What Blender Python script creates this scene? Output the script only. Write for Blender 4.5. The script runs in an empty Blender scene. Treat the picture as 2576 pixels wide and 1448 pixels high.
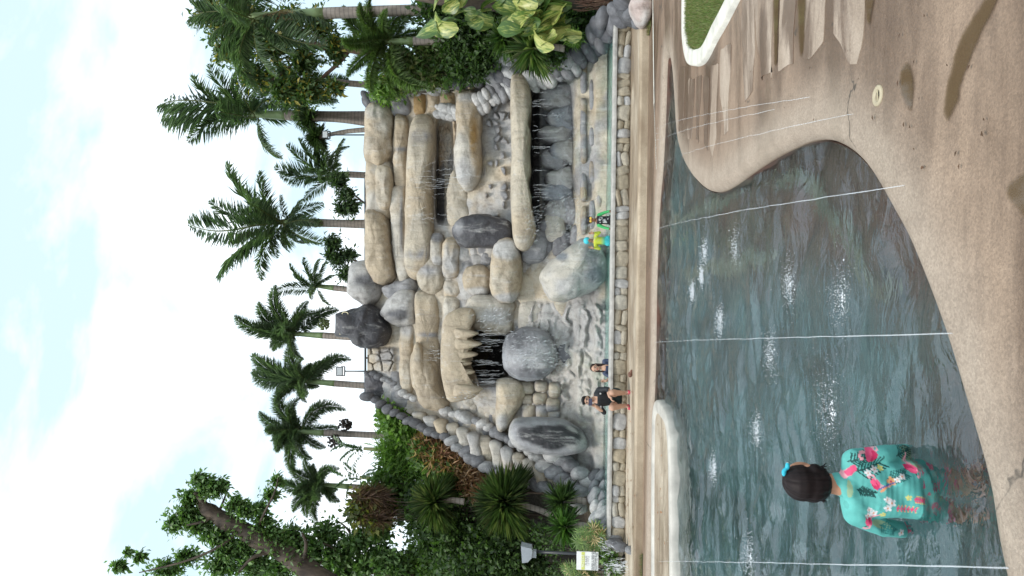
import bpy, bmesh, math, random
import numpy as np
from mathutils import Vector, Matrix, Euler
from mathutils.geometry import tessellate_polygon

random.seed(7); rng = np.random.default_rng(7)
scene = bpy.context.scene
COL = scene.collection

# ------------------------------------------------------------------ camera
# The photograph is a portrait frame stored lying on its side: image-left is up.
FPX = 1740.0
CAMZ = 1.54
PITCH = math.radians(4.24); ROLL = math.radians(0.75)
F_ = Vector((0, math.cos(PITCH), math.sin(PITCH)))
U0 = Vector((0, -math.sin(PITCH), math.cos(PITCH))); R0 = Vector((1, 0, 0))
R_ = R0*math.cos(ROLL) + U0*math.sin(ROLL)
U_ = -R0*math.sin(ROLL) + U0*math.cos(ROLL)
cd = bpy.data.cameras.new('camera'); cam = bpy.data.objects.new('camera', cd); COL.objects.link(cam)
cd.sensor_fit = 'HORIZONTAL'; cd.sensor_width = 36; cd.lens = 36*FPX/2576; cd.clip_end = 2000; cd.clip_start = 0.05
m = Matrix.Identity(4)
for i in range(3):
    m[i][0] = -U_[i]; m[i][1] = R_[i]; m[i][2] = -F_[i]
m[2][3] = CAMZ
cam.matrix_world = m
scene.camera = cam

# ------------------------------------------------------------------ sky, sun, exposure
SUN_EL, SUN_AZ = math.radians(62), math.radians(-150)     # azimuth from +Y, clockwise: behind the camera, a little left
world = bpy.data.worlds.new('World'); scene.world = world; world.use_nodes = True
nt = world.node_tree; N = nt.nodes; L = nt.links; N.clear()
out = N.new('ShaderNodeOutputWorld'); bg = N.new('ShaderNodeBackground'); bg.inputs['Strength'].default_value = 0.12
sky = N.new('ShaderNodeTexSky'); sky.sky_type = 'NISHITA'; sky.sun_disc = False
sky.sun_elevation = SUN_EL; sky.sun_rotation = SUN_AZ; sky.dust_density = 2.2; sky.ozone_density = 1.0; sky.air_density = 1.0
tc = N.new('ShaderNodeTexCoord'); mp = N.new('ShaderNodeMapping'); mp.inputs['Scale'].default_value = (1.0, 1.0, 2.2); mp.inputs['Location'].default_value = (0.35, 0.1, 0.12)
L.new(tc.outputs['Generated'], mp.inputs['Vector'])
nz = N.new('ShaderNodeTexNoise'); nz.inputs['Scale'].default_value = 2.1; nz.inputs['Detail'].default_value = 7; nz.inputs['Roughness'].default_value = 0.55; nz.inputs['Distortion'].default_value = 0.3
L.new(mp.outputs[0], nz.inputs['Vector'])
cr = N.new('ShaderNodeValToRGB'); cr.color_ramp.elements[0].position = 0.45; cr.color_ramp.elements[1].position = 0.66
L.new(nz.outputs['Fac'], cr.inputs[0])
mx = N.new('ShaderNodeMix'); mx.data_type = 'RGBA'
mx.inputs['B'].default_value = (9.6, 9.9, 10.2, 1)          # sunlit cloud, in the sky texture's own units
L.new(cr.outputs[0], mx.inputs['Factor'])
# thin high haze over the blue
hz = N.new('ShaderNodeMix'); hz.data_type = 'RGBA'; hz.inputs['Factor'].default_value = 0.6; hz.inputs['B'].default_value = (5.9, 7.4, 7.8, 1)
L.new(sky.outputs[0], hz.inputs['A']); L.new(hz.outputs['Result'], mx.inputs['A'])
L.new(mx.outputs['Result'], bg.inputs['Color']); L.new(bg.outputs[0], out.inputs[0])

sd = bpy.data.lights.new('sun', 'SUN'); sd.energy = 1.5; sd.angle = math.radians(14); sd.color = (1.0, 0.96, 0.9)
sun = bpy.data.objects.new('sun', sd); COL.objects.link(sun)
sdir = Vector((math.sin(SUN_AZ)*math.cos(SUN_EL), math.cos(SUN_AZ)*math.cos(SUN_EL), math.sin(SUN_EL)))
sun.rotation_euler = (-sdir).to_track_quat('-Z', 'Y').to_euler()
scene.view_settings.view_transform = 'Standard'; scene.view_settings.look = 'None'
scene.view_settings.exposure = 0.70; scene.view_settings.gamma = 1.0; scene.view_settings.use_curve_mapping = False
scene.cycles.use_denoising = True
scene.cycles.max_bounces = 8; scene.cycles.transparent_max_bounces = 12; scene.cycles.transmission_bounces = 6
scene.cycles.sample_clamp_indirect = 6.0

# ------------------------------------------------------------------ helpers
CAMP = Vector((0, 0, CAMZ))
def ray(x, y):
    u = (724-y)/FPX; v = (x-1288)/FPX
    return F_ + R_*u - U_*v
def P(x, y, Y):
    d = ray(x, y); return CAMP + d*(Y/d.y)
def G(x, y, z=0.0):
    d = ray(x, y); return CAMP + d*((z-CAMZ)/d.z)
def PX(Y): return Y/FPX                                     # metres per picture unit at depth Y

def vnoise(p, seed=0):
    p = np.asarray(p, float); i = np.floor(p).astype(np.int64); f = p-i; f = f*f*(3-2*f)
    def h(a, b, c):
        n = (a*374761393 + b*668265263 + c*2147483647 + seed*1274126177) & 0xffffffff
        n = ((n ^ (n >> 13))*1274126177) & 0xffffffff
        n = (n ^ (n >> 16)) & 0xffffffff
        return n/4294967295.0
    x, y, z = i[:, 0], i[:, 1], i[:, 2]; r = 0
    for dx in (0, 1):
        wx = f[:, 0] if dx else 1-f[:, 0]
        for dy in (0, 1):
            wy = f[:, 1] if dy else 1-f[:, 1]
            for dz in (0, 1):
                wz = f[:, 2] if dz else 1-f[:, 2]
                r = r + wx*wy*wz*h(x+dx, y+dy, z+dz)
    return r
def fbm(p, o=4, seed=0):
    p = np.asarray(p, float); r = 0; a = 0.5; t = 0
    for k in range(o):
        r = r + a*vnoise(p, seed+k*17); t += a; p = p*2.03+3.1; a *= 0.5
    return r/t
def worley(q, seed=0):
    """2D cells: distance to nearest point, to second, and the cell's hash"""
    q = np.asarray(q, float); i = np.floor(q).astype(np.int64)
    b1 = np.full(len(q), 9.0); b2 = np.full(len(q), 9.0); hid = np.zeros(len(q))
    def h(a, b, k):
        n = (a*374761393 + b*668265263 + (seed*7+k)*1274126177) & 0xffffffff
        n = ((n ^ (n >> 13))*1274126177) & 0xffffffff
        return ((n ^ (n >> 16)) & 0xffffff)/16777215.0
    for dx in (-1, 0, 1):
        for dy in (-1, 0, 1):
            a, b = i[:, 0]+dx, i[:, 1]+dy
            px = a+0.15+0.7*h(a, b, 1); py = b+0.15+0.7*h(a, b, 2)
            d = np.hypot(q[:, 0]-px, q[:, 1]-py)
            nn = d < b1
            b2 = np.where(nn, b1, np.minimum(b2, d)); hid = np.where(nn, h(a, b, 3), hid); b1 = np.where(nn, d, b1)
    return b1, b2, hid
def sstep(a, b, x):
    t = np.clip((x-a)/(b-a), 0, 1); return t*t*(3-2*t)

ORG = {}
def thing(name, loc):
    o = bpy.data.objects.new(name, None); COL.objects.link(o); o.location = loc; o.empty_display_size = 0.2
    ORG[o.name] = Vector(loc); return o
def tag(o, label=None, cat=None, group=None, kind=None):
    if label: o['label'] = label
    if cat: o['category'] = cat
    if group: o['group'] = group
    if kind: o['kind'] = kind
    return o
def link(name, me, mat, parent=None, loc=None, rot=None, scale=None):
    if mat is not None and not me.materials: me.materials.append(mat)
    o = bpy.data.objects.new(name, me); COL.objects.link(o)
    w = Vector(loc) if loc is not None else (ORG[parent.name] if parent else Vector((0, 0, 0)))
    if parent:
        o.parent = parent; o.location = w-ORG[parent.name]
    else: o.location = w
    if rot is not None: o.rotation_euler = rot
    if scale is not None: o.scale = scale
    ORG[o.name] = w
    return o
def build(name, V, F, mat, parent=None, col=None, smooth=True, base=None):
    """one mesh from world-space points; F = list of faces or an (n,3|4) array; col = (n,3) paint per point"""
    V = np.asarray(V, float)
    org = np.array(base if base is not None else (ORG[parent.name] if parent else (V[:, 0].mean(), V[:, 1].mean(), V[:, 2].min())))
    me = mesh_np(name, V-org, F, col, smooth)
    return link(name, me, mat, parent, org)
def mesh_np(name, V, F, col=None, smooth=True):
    me = bpy.data.meshes.new(name); V = np.asarray(V, np.float32)
    if isinstance(F, np.ndarray):
        k = F.shape[1]; me.vertices.add(len(V)); me.vertices.foreach_set('co', V.ravel())
        me.loops.add(F.size); me.loops.foreach_set('vertex_index', F.astype(np.int32).ravel())
        me.polygons.add(len(F)); me.polygons.foreach_set('loop_start', np.arange(0, F.size, k, dtype=np.int32))
        me.update(calc_edges=True); me.validate()
    else:
        me.from_pydata([tuple(v) for v in V], [], F)
    if smooth: me.polygons.foreach_set('use_smooth', np.ones(len(me.polygons), bool))
    if col is not None and len(me.vertices) == len(V):
        a = me.attributes.new('Col', 'FLOAT_COLOR', 'POINT')
        c = np.ones((len(V), 4), np.float32); c[:, :3] = col; a.data.foreach_set('color', c.ravel())
    me.update(); return me
def catmull(pts, n, closed=True):
    p = np.asarray(pts, float); k = len(p); out = []
    tot = np.linspace(0, k if closed else k-1, n, endpoint=not closed)
    for t in tot:
        i = int(t); f = t-i
        if closed: a, b, c, d = p[(i-1) % k], p[i % k], p[(i+1) % k], p[(i+2) % k]
        else:
            i = min(i, k-2); f = t-i
            a, b, c, d = p[max(i-1, 0)], p[i], p[i+1], p[min(i+2, k-1)]
        out.append(0.5*((2*b)+(c-a)*f+(2*a-5*b+4*c-d)*f*f+(3*b-a-3*c+d)*f**3))
    return np.array(out)
def grid_faces(nr, nc, wrap=False):
    r = np.arange(nr-1)[:, None]; c = np.arange(nc if wrap else nc-1)[None, :]
    c2 = (c+1) % nc
    return np.stack([r*nc+c, r*nc+c2, (r+1)*nc+c2, (r+1)*nc+c], -1).reshape(-1, 4)
def tube(path, rad, seg=8, cap=True):
    """round bar along a path of points; rad = number or list"""
    p = np.asarray(path, float); n = len(p); rad = np.full(n, rad) if np.isscalar(rad) else np.asarray(rad, float)
    t = np.gradient(p, axis=0); t /= np.linalg.norm(t, axis=1)[:, None]+1e-9
    V = []
    up = np.array([0, 0, 1.0]) if abs(t[0][2]) < 0.9 else np.array([0, 1.0, 0])
    for i in range(n):
        a = np.cross(t[i], up); a /= np.linalg.norm(a)+1e-9; b = np.cross(a, t[i]); up = b
        ang = np.linspace(0, 2*math.pi, seg, endpoint=False)
        V.append(p[i]+rad[i]*(np.cos(ang)[:, None]*a+np.sin(ang)[:, None]*b))
    V = np.concatenate(V); F = [tuple(f) for f in grid_faces(n, seg, True)]
    if cap: F += [tuple(range(seg))[::-1], tuple(range((n-1)*seg, n*seg))]
    return V, F
def box(c, s, rz=0.0):
    c = np.array(c, float); s = np.array(s, float)/2
    v = np.array([[x, y, z] for z in (-1, 1) for y in (-1, 1) for x in (-1, 1)], float)*s
    if rz: v = v @ np.array([[math.cos(rz), math.sin(rz), 0], [-math.sin(rz), math.cos(rz), 0], [0, 0, 1]])
    return v+c, [(0, 2, 3, 1), (4, 5, 7, 6), (0, 1, 5, 4), (2, 6, 7, 3), (0, 4, 6, 2), (1, 3, 7, 5)]
def join(*parts):
    V = []; F = []; o = 0
    for v, f in parts:
        V.append(np.asarray(v)); F += [tuple(int(i)+o for i in q) for q in f]; o += len(v)
    return np.concatenate(V), F

# ------------------------------------------------------------------ materials
def mat_base(name):
    mt = bpy.data.materials.new(name); mt.use_nodes = True; t = mt.node_tree
    return mt, t, t.nodes['Principled BSDF']
def nd(t, kind, **kw):
    n = t.nodes.new(kind)
    for k, v in kw.items():
        if k in n.inputs: n.inputs[k].default_value = v
        else: setattr(n, k, v)
    return n
def noise_node(t, scale, detail=5, rough=0.6, stretch=None, coord='Object', dist=0.0):
    c = t.nodes.new('ShaderNodeTexCoord'); n = nd(t, 'ShaderNodeTexNoise', Scale=scale, Detail=detail, Roughness=rough, Distortion=dist)
    if stretch:
        mpn = t.nodes.new('ShaderNodeMapping'); mpn.inputs['Scale'].default_value = stretch
        t.links.new(c.outputs[coord], mpn.inputs[0]); t.links.new(mpn.outputs[0], n.inputs['Vector'])
    else: t.links.new(c.outputs[coord], n.inputs['Vector'])
    return n
def ramp(t, src, stops):
    r = t.nodes.new('ShaderNodeValToRGB'); e = r.color_ramp.elements
    while len(e) < len(stops): e.new(0.5)
    for i, (p, c) in enumerate(stops): e[i].position = p; e[i].color = (*c, 1) if len(c) == 3 else c
    t.links.new(src, r.inputs[0]); return r
def mixc(t, a, b, fac, mode='MIX'):
    mxn = t.nodes.new('ShaderNodeMix'); mxn.data_type = 'RGBA'; mxn.blend_type = mode
    for s, k in ((a, 'A'), (b, 'B')):
        if isinstance(s, tuple): mxn.inputs[k].default_value = (*s, 1)
        else: t.links.new(s, mxn.inputs[k])
    if isinstance(fac, (int, float)): mxn.inputs['Factor'].default_value = fac
    else: t.links.new(fac, mxn.inputs['Factor'])
    return mxn.outputs['Result']
def bump(t, b, src, strength, dist=0.02):
    n = nd(t, 'ShaderNodeBump', Strength=strength, Distance=dist); t.links.new(src, n.inputs['Height']); t.links.new(n.outputs[0], b.inputs['Normal']); return n

def rock_material(name, rough=0.72, contrast=1.0):
    """paint on rendered concrete: paint colour from the mesh, weathering and trowel relief on top"""
    mt, t, b = mat_base(name)
    at = nd(t, 'ShaderNodeAttribute', attribute_name='Col')
    n1 = noise_node(t, 1.7, 6, 0.65); n2 = noise_node(t, 2.2, 5, 0.7, stretch=(2.5, 2.5, 0.35)); n3 = noise_node(t, 14, 4, 0.6)
    c = 0.16*contrast
    r1 = ramp(t, n1.outputs['Fac'], [(0.3, (1-c*1.6, 1-c*1.6, 1-c*1.5)), (0.7, (1+c, 1+c*0.95, 1+c*0.85))])
    m1 = mixc(t, at.outputs['Color'], r1.outputs[0], 1.0, 'MULTIPLY')
    r2 = ramp(t, n2.outputs['Fac'], [(0.55, (0, 0, 0)), (0.72, (1, 1, 1))])
    m2 = mixc(t, m1, (0.62, 0.61, 0.59), r2.outputs[0]); 
    t.nodes.active = None
    mm = nd(t, 'ShaderNodeMath', operation='MULTIPLY'); t.links.new(r2.outputs[0], mm.inputs[0]); mm.inputs[1].default_value = 0.5
    m2 = mixc(t, m1, (0.60, 0.59, 0.57), mm.outputs[0])
    r3 = ramp(t, n3.outputs['Fac'], [(0.28, (0.7, 0.68, 0.66)), (0.45, (1, 1, 1))])
    m3 = mixc(t, m2, r3.outputs[0], 0.6, 'MULTIPLY')
    t.links.new(m3, b.inputs['Base Color'])
    rr = ramp(t, n1.outputs['Fac'], [(0.3, (rough-0.25,)*3), (0.65, (rough,)*3)]); t.links.new(rr.outputs[0], b.inputs['Roughness'])
    n5 = noise_node(t, 1.6, 6, 0.7, stretch=(4.0, 4.0, 0.22)); r5 = ramp(t, n5.outputs['Fac'], [(0.34, (0.48, 0.46, 0.44)), (0.50, (1, 1, 1))]); m4 = mixc(t, m3, r5.outputs[0], 0.55, 'MULTIPLY')
    n6 = noise_node(t, 55, 3, 0.7); r6 = ramp(t, n6.outputs['Fac'], [(0.3, (0.84, 0.83, 0.82)), (0.7, (1.1, 1.1, 1.1))]); m5 = mixc(t, m4, r6.outputs[0], 0.8, 'MULTIPLY'); t.links.new(m5, b.inputs['Base Color'])
    nb = noise_node(t, 4, 10, 0.72); bump(t, b, nb.outputs['Fac'], 0.9, 0.07)
    return mt
def stone_material(name, cols):
    mt, t, b = mat_base(name)
    oi = t.nodes.new('ShaderNodeObjectInfo')
    r = ramp(t, oi.outputs['Random'], [(i/(len(cols)-1) if len(cols) > 1 else 0, c) for i, c in enumerate(cols)])
    n1 = noise_node(t, 4, 6, 0.65, coord='Generated'); r1 = ramp(t, n1.outputs['Fac'], [(0.3, (0.62, 0.62, 0.63)), (0.72, (1.3, 1.3, 1.28))])
    m1 = mixc(t, r.outputs[0], r1.outputs[0], 1.0, 'MULTIPLY')
    t.links.new(m1, b.inputs['Base Color']); b.inputs['Roughness'].default_value = 0.65
    nb = noise_node(t, 9, 8, 0.65, coord='Generated'); bump(t, b, nb.outputs['Fac'], 0.5, 0.04)
    return mt
def paint_material(name, rough=0.55, spec=0.4, bumpy=0.0, sheen=0.0):
    mt, t, b = mat_base(name); at = nd(t, 'ShaderNodeAttribute', attribute_name='Col')
    n1 = noise_node(t, 30, 3); r1 = ramp(t, n1.outputs['Fac'], [(0.3, (0.9, 0.9, 0.9)), (0.7, (1.06, 1.06, 1.06))])
    t.links.new(mixc(t, at.outputs['Color'], r1.outputs[0], 1.0, 'MULTIPLY'), b.inputs['Base Color'])
    b.inputs['Roughness'].default_value = rough; b.inputs['Specular IOR Level'].default_value = spec
    if bumpy:
        nb = noise_node(t, 60, 4); bump(t, b, nb.outputs['Fac'], bumpy, 0.004)
    return mt
def leaf_material(name, rough=0.45):
    mt, t, b = mat_base(name); at = nd(t, 'ShaderNodeAttribute', attribute_name='Col')
    t.links.new(at.outputs['Color'], b.inputs['Base Color']); b.inputs['Roughness'].default_value = rough; b.inputs['Specular IOR Level'].default_value = 0.35
    tr = t.nodes.new('ShaderNodeBsdfTranslucent'); t.links.new(mixc(t, at.outputs['Color'], (1.2, 1.5, 0.7), 1.0, 'MULTIPLY'), tr.inputs['Color'])
    ms = t.nodes.new('ShaderNodeMixShader'); ms.inputs[0].default_value = 0.38
    t.links.new(b.outputs[0], ms.inputs[1]); t.links.new(tr.outputs[0], ms.inputs[2]); t.links.new(ms.outputs[0], t.nodes['Material Output'].inputs[0])
    return mt
def plain(name, col, rough=0.5, metal=0.0, var=0.12, scale=12):
    mt, t, b = mat_base(name); n1 = noise_node(t, scale, 5)
    r1 = ramp(t, n1.outputs['Fac'], [(0.3, tuple(c*(1-var) for c in col)), (0.7, tuple(min(1, c*(1+var)) for c in col))])
    t.links.new(r1.outputs[0], b.inputs['Base Color']); b.inputs['Roughness'].default_value = rough; b.inputs['Metallic'].default_value = metal
    return mt
def trunk_material(name, a, b2, ring=26.0):
    mt, t, b = mat_base(name); n1 = noise_node(t, 3, 6, stretch=(3, 3, 1))
    w = nd(t, 'ShaderNodeTexWave', Scale=ring/10, Distortion=1.2, Detail=3); w.bands_direction = 'Z'
    c = t.nodes.new('ShaderNodeTexCoord'); t.links.new(c.outputs['Object'], w.inputs['Vector'])
    r1 = ramp(t, n1.outputs['Fac'], [(0.3, a), (0.7, b2)]); r2 = ramp(t, w.outputs['Fac'], [(0.0, (0.6, 0.6, 0.6)), (0.3, (1, 1, 1))])
    t.links.new(mixc(t, r1.outputs[0], r2.outputs[0], 0.8, 'MULTIPLY'), b.inputs['Base Color']); b.inputs['Roughness'].default_value = 0.85
    bump(t, b, n1.outputs['Fac'], 0.5, 0.03); return mt
def concrete(name, dry, wet, scale=1.2, wetness=(0.42, 0.56), stretch=(0.5, 1.6, 1), grain=90, pebble=0.35, rough_dry=0.8, rough_wet=0.32, edge=None, cracks=False):
    """broom-finished / exposed aggregate deck with wet patches"""
    mt, t, b = mat_base(name)
    n1 = noise_node(t, scale, 7, 0.62, stretch=stretch, dist=0.6); n2 = noise_node(t, grain, 3, 0.7)
    c = t.nodes.new('ShaderNodeTexCoord'); vo = nd(t, 'ShaderNodeTexVoronoi', Scale=grain*0.9); t.links.new(c.outputs['Object'], vo.inputs['Vector'])
    n4 = noise_node(t, 5, 6, 0.7)
    fac = ramp(t, n1.outputs['Fac'], [(wetness[0], (0, 0, 0)), (wetness[1], (1, 1, 1))])
    col = mixc(t, wet, dry, fac.outputs[0]); nl = noise_node(t, 0.33, 5, 0.6, stretch=(0.6, 1.3, 1), dist=0.8); gl_ = ramp(t, nl.outputs['Fac'], [(0.43, (0.68, 0.62, 0.57)), (0.55, (1.12, 1.12, 1.12))]); col = mixc(t, col, gl_.outputs[0], 1.0, 'MULTIPLY')
    if edge:
        at = nd(t, 'ShaderNodeAttribute', attribute_name='Col'); col = mixc(t, col, edge, at.outputs['Fac'])
    g = ramp(t, n2.outputs['Fac'], [(0.3, (0.83, 0.82, 0.81)), (0.7, (1.12, 1.11, 1.10))]); col = mixc(t, col, g.outputs[0], 1.0, 'MULTIPLY')
    gv = ramp(t, vo.outputs['Color'], [(0.2, (0.75, 0.72, 0.7)), (0.8, (1.25, 1.22, 1.2))]); col = mixc(t, col, gv.outputs[0], pebble, 'MULTIPLY')
    g4 = ramp(t, n4.outputs['Fac'], [(0.3, (0.82, 0.80, 0.78)), (0.7, (1.1, 1.1, 1.1))]); col = mixc(t, col, g4.outputs[0], 0.9, 'MULTIPLY')
    if cracks:
        nw = noise_node(t, 2.5, 4, 0.6); vm = nd(t, 'ShaderNodeVectorMath', operation='MULTIPLY_ADD'); t.links.new(nw.outputs['Color'], vm.inputs[0]); vm.inputs[1].default_value = (0.5, 0.5, 0); t.links.new(c.outputs['Object'], vm.inputs[2])
        ve = nd(t, 'ShaderNodeTexVoronoi', Scale=0.42, feature='DISTANCE_TO_EDGE'); t.links.new(vm.outputs[0], ve.inputs['Vector'])
        ce = ramp(t, ve.outputs['Distance'], [(0.0, (1, 1, 1)), (0.0035, (0, 0, 0))]); nm = noise_node(t, 1.1, 3); cm = ramp(t, nm.outputs['Fac'], [(0.5, (0, 0, 0)), (0.56, (1, 1, 1))])
        mu = nd(t, 'ShaderNodeMath', operation='MULTIPLY'); t.links.new(ce.outputs[0], mu.inputs[0]); t.links.new(cm.outputs[0], mu.inputs[1]); col = mixc(t, col, (0.05, 0.04, 0.03), mu.outputs[0])
    t.links.new(col, b.inputs['Base Color'])
    rr = ramp(t, n1.outputs['Fac'], [(wetness[0], (rough_wet,)*3), (wetness[1], (rough_dry,)*3)]); t.links.new(rr.outputs[0], b.inputs['Roughness'])
    bump(t, b, n2.outputs['Fac'], 0.5, 0.008)
    return mt
def water_material(name, tint, scale=2.2, strength=0.5, stretch=(0.8, 1.3, 1), gloss=0.06):
    mt = bpy.data.materials.new(name); mt.use_nodes = True; t = mt.node_tree; t.nodes.clear()
    o = t.nodes.new('ShaderNodeOutputMaterial'); g = nd(t, 'ShaderNodeBsdfGlass', Roughness=0.0, IOR=1.36); g.inputs['Color'].default_value = (*tint, 1)
    n1 = noise_node(t, scale, 3, 0.55, stretch=stretch, dist=1.2); n2 = noise_node(t, scale*4.5, 3, 0.5, stretch=stretch, dist=0.6)
    ad = nd(t, 'ShaderNodeMath', operation='MULTIPLY_ADD'); t.links.new(n2.outputs['Fac'], ad.inputs[0]); ad.inputs[1].default_value = 0.22; t.links.new(n1.outputs['Fac'], ad.inputs[2])
    bm_ = nd(t, 'ShaderNodeBump', Strength=strength, Distance=0.12); t.links.new(ad.outputs[0], bm_.inputs['Height']); t.links.new(bm_.outputs[0], g.inputs['Normal'])
    gl = nd(t, 'ShaderNodeBsdfGlossy', Roughness=0.02); gl.inputs['Color'].default_value = (0.93, 0.95, 1, 1); t.links.new(bm_.outputs[0], gl.inputs['Normal']); ms = t.nodes.new('ShaderNodeMixShader'); ms.inputs[0].default_value = gloss
    t.links.new(g.outputs[0], ms.inputs[1]); t.links.new(gl.outputs[0], ms.inputs[2]); t.links.new(ms.outputs[0], o.inputs[0]); return mt
def spray_material(name, alpha=0.6):
    mt, t, b = mat_base(name); b.inputs['Base Color'].default_value = (0.9, 0.93, 0.96, 1); b.inputs['Roughness'].default_value = 0.2; b.inputs['Alpha'].default_value = alpha
    return mt

M_ROCK = rock_material('painted_rock'); M_WETROCK = rock_material('wet_painted_rock', 0.5)
M_GREYSTONE = stone_material('grey_stone', [(0.085, 0.083, 0.09), (0.19, 0.19, 0.20), (0.32, 0.32, 0.32), (0.24, 0.24, 0.25), (0.13, 0.13, 0.14)])
M_DARKSTONE = stone_material('dark_stone', [(0.06, 0.06, 0.065), (0.13, 0.13, 0.14), (0.09, 0.09, 0.10)])
M_PALESTONE = stone_material('pale_stone', [(0.38, 0.37, 0.36), (0.45, 0.44, 0.43), (0.34, 0.34, 0.34)])
M_TANSTONE = stone_material('tan_stone', [(0.37, 0.31, 0.22), (0.41, 0.37, 0.30), (0.33, 0.28, 0.20), (0.44, 0.42, 0.37)])
M_SKIN = paint_material('skin_and_cloth', 0.6, 0.35); M_CLOTH = paint_material('printed_cloth', 0.6, 0.3, 0.15); M_HAIR = paint_material('hair', 0.55, 0.16)
M_LEAF = leaf_material('leaf'); M_WAXLEAF = leaf_material('waxy_leaf', 0.3)
M_DECK = concrete('deck_concrete', (0.245, 0.178, 0.127), (0.14, 0.094, 0.063), 0.62, (0.44, 0.555), grain=110, pebble=0.45, cracks=True)
M_SLAB = concrete('deck_slab', (0.37, 0.305, 0.245), (0.18, 0.128, 0.094), 1.0, (0.46, 0.53), grain=130, pebble=0.3)
M_COPING = concrete('coping_aggregate', (0.245, 0.178, 0.127), (0.14, 0.094, 0.063), 0.62, (0.44, 0.555), grain=110, pebble=0.45, cracks=True, edge=(0.345, 0.283, 0.225))
M_TERRACE = concrete('terrace_concrete', (0.43, 0.375, 0.295), (0.33, 0.275, 0.205), 0.9, (0.40, 0.55), stretch=(0.7, 2.5, 1), grain=60, pebble=0.2)
M_STEP = concrete('step_concrete', (0.47, 0.395, 0.295), (0.37, 0.30, 0.215), 0.6, (0.35, 0.6), grain=70, pebble=0.2)
M_WHITE = plain('white_painted_concrete', (0.58, 0.555, 0.49), 0.7, var=0.22, scale=5)
M_PALECOPING = plain('pale_coping_concrete', (0.44, 0.415, 0.37), 0.55, var=0.25, scale=3)
M_BLACK = plain('black_metal', (0.02, 0.022, 0.025), 0.4)
M_GREYMETAL = plain('grey_metal', (0.28, 0.31, 0.34), 0.4, var=0.1)
M_WATER = water_material('pool_water', (0.86, 0.94, 0.95), 5.5, 0.20, gloss=0.06)
M_UPWATER = water_material('basin_water', (0.80, 0.93, 0.90), 3.0, 0.3)
M_SPRAY = spray_material('spray', 0.32); M_JET = spray_material('jet', 0.26); M_FOAM = spray_material('foam', 0.75)
M_PALMTRUNK = trunk_material('palm_trunk', (0.20, 0.17, 0.145), (0.34, 0.29, 0.25)); M_BARK = trunk_material('bark', (0.035, 0.025, 0.019), (0.12, 0.09, 0.066), 4)
M_GREENSHAFT = plain('crownshaft', (0.20, 0.28, 0.12), 0.5, var=0.25, scale=4)
# ------------------------------------------------------------------ pool outline (upright plan), read off the photograph as ground points
WATER_Z = -0.10; FLOOR_Z = -0.74
near_px = [(2900, 2600), (2700, 2000), (2545, 1448), (2500, 1205), (2442, 1000), (2380, 800), (2302, 600), (2250, 500), (2190, 400), (2135, 341), (2080, 315), (2032, 316),
           (1990, 333), (1940, 362), (1890, 398), (1840, 438), (1810, 456), (1786, 461), (1762, 450), (1738, 425), (1716, 385), (1703, 330), (1698, 250), (1692, 170), (1683, 130)]
far_px = [(1672, 135), (1668, 180), (1664, 300), (1658, 420), (1650, 520), (1643, 700), (1640, 900), (1635, 1050), (1631, 1250), (1628, 1448), (1618, 2100), (1610, 2600)]
outline_px = near_px+far_px
raw = np.array([[G(x, y).x, G(x, y).y] for x, y in outline_px])
POOL = catmull(raw, 260, True)
def signed_area(p): return 0.5*np.sum(p[:, 0]*np.roll(p[:, 1], -1)-np.roll(p[:, 0], -1)*p[:, 1])
if signed_area(POOL) < 0: POOL = POOL[::-1]
def inward(p):
    t = np.roll(p, -1, 0)-np.roll(p, 1, 0); t /= np.linalg.norm(t, axis=1)[:, None]+1e-9
    return np.stack([-t[:, 1], t[:, 0]], 1)
INW = inward(POOL)

def flat_poly(name, outer, holes, z, mat, kind='structure', parent=None, skirt=0.0):
    loops = [[Vector((x, y, 0)) for x, y in outer]]+[[Vector((x, y, 0)) for x, y in h] for h in holes]
    tris = tessellate_polygon(loops); pts = [v for l in loops for v in l]
    V = np.array([(p.x, p.y, z) for p in pts]); F = []
    for a, b, c in tris:
        n = (pts[b]-pts[a]).cross(pts[c]-pts[a]).z
        F.append((a, b, c) if n > 0 else (a, c, b))
    if skirt:
        n0 = len(outer); V = np.concatenate([V, V[:n0]-np.array([0, 0, skirt])+0]); V[len(pts):, :2] -= 0; F += [(i, len(pts)+i, len(pts)+(i+1) % n0, (i+1) % n0) for i in range(n0)]
    o = build(name, V, F, mat, parent, smooth=False, base=(0, 0, 0) if not parent else None)
    if kind: tag(o, kind=kind)
    return o
# deck: one sheet with the pool cut out of it; the hillside takes over behind
deck = flat_poly('pool_deck', [(-90, -60), (90, -60), (90, 16.2), (-90, 16.2)], [POOL], 0.0, M_DECK)
# coping band: a pale rounded band of finer aggregate all round the water
rows_c = [(-0.55, -0.002), (-0.36, 0.003), (-0.22, 0.004), (-0.10, 0.004), (-0.03, 0.004), (0.008, 0.003), (0.05, -0.016), (0.085, -0.05), (0.10, -0.12)]
fade = [0, 0.1, 0.45, 0.9, 1, 1, 1, 1, 1]
V = np.concatenate([np.column_stack([POOL+INW*d, np.full(len(POOL), z)]) for d, z in rows_c])
cc = np.repeat(np.array(fade), len(POOL))[:, None]*np.ones((1, 3)); cop = build('pool_coping', V, grid_faces(len(rows_c), len(POOL), True), M_COPING, None, cc, base=(0, 0, 0)); tag(cop, kind='structure')
V = np.concatenate([np.column_stack([POOL+INW*0.1003, np.full(len(POOL), z)]) for z in (-0.06, -0.25, -0.5, FLOOR_Z-0.02)])
mt, t, b = mat_base('pool_plaster')
n1 = noise_node(t, 0.9, 6, 0.6, stretch=(1, 1, 1), dist=1.0); n2 = noise_node(t, 7, 5, 0.7)
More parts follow.
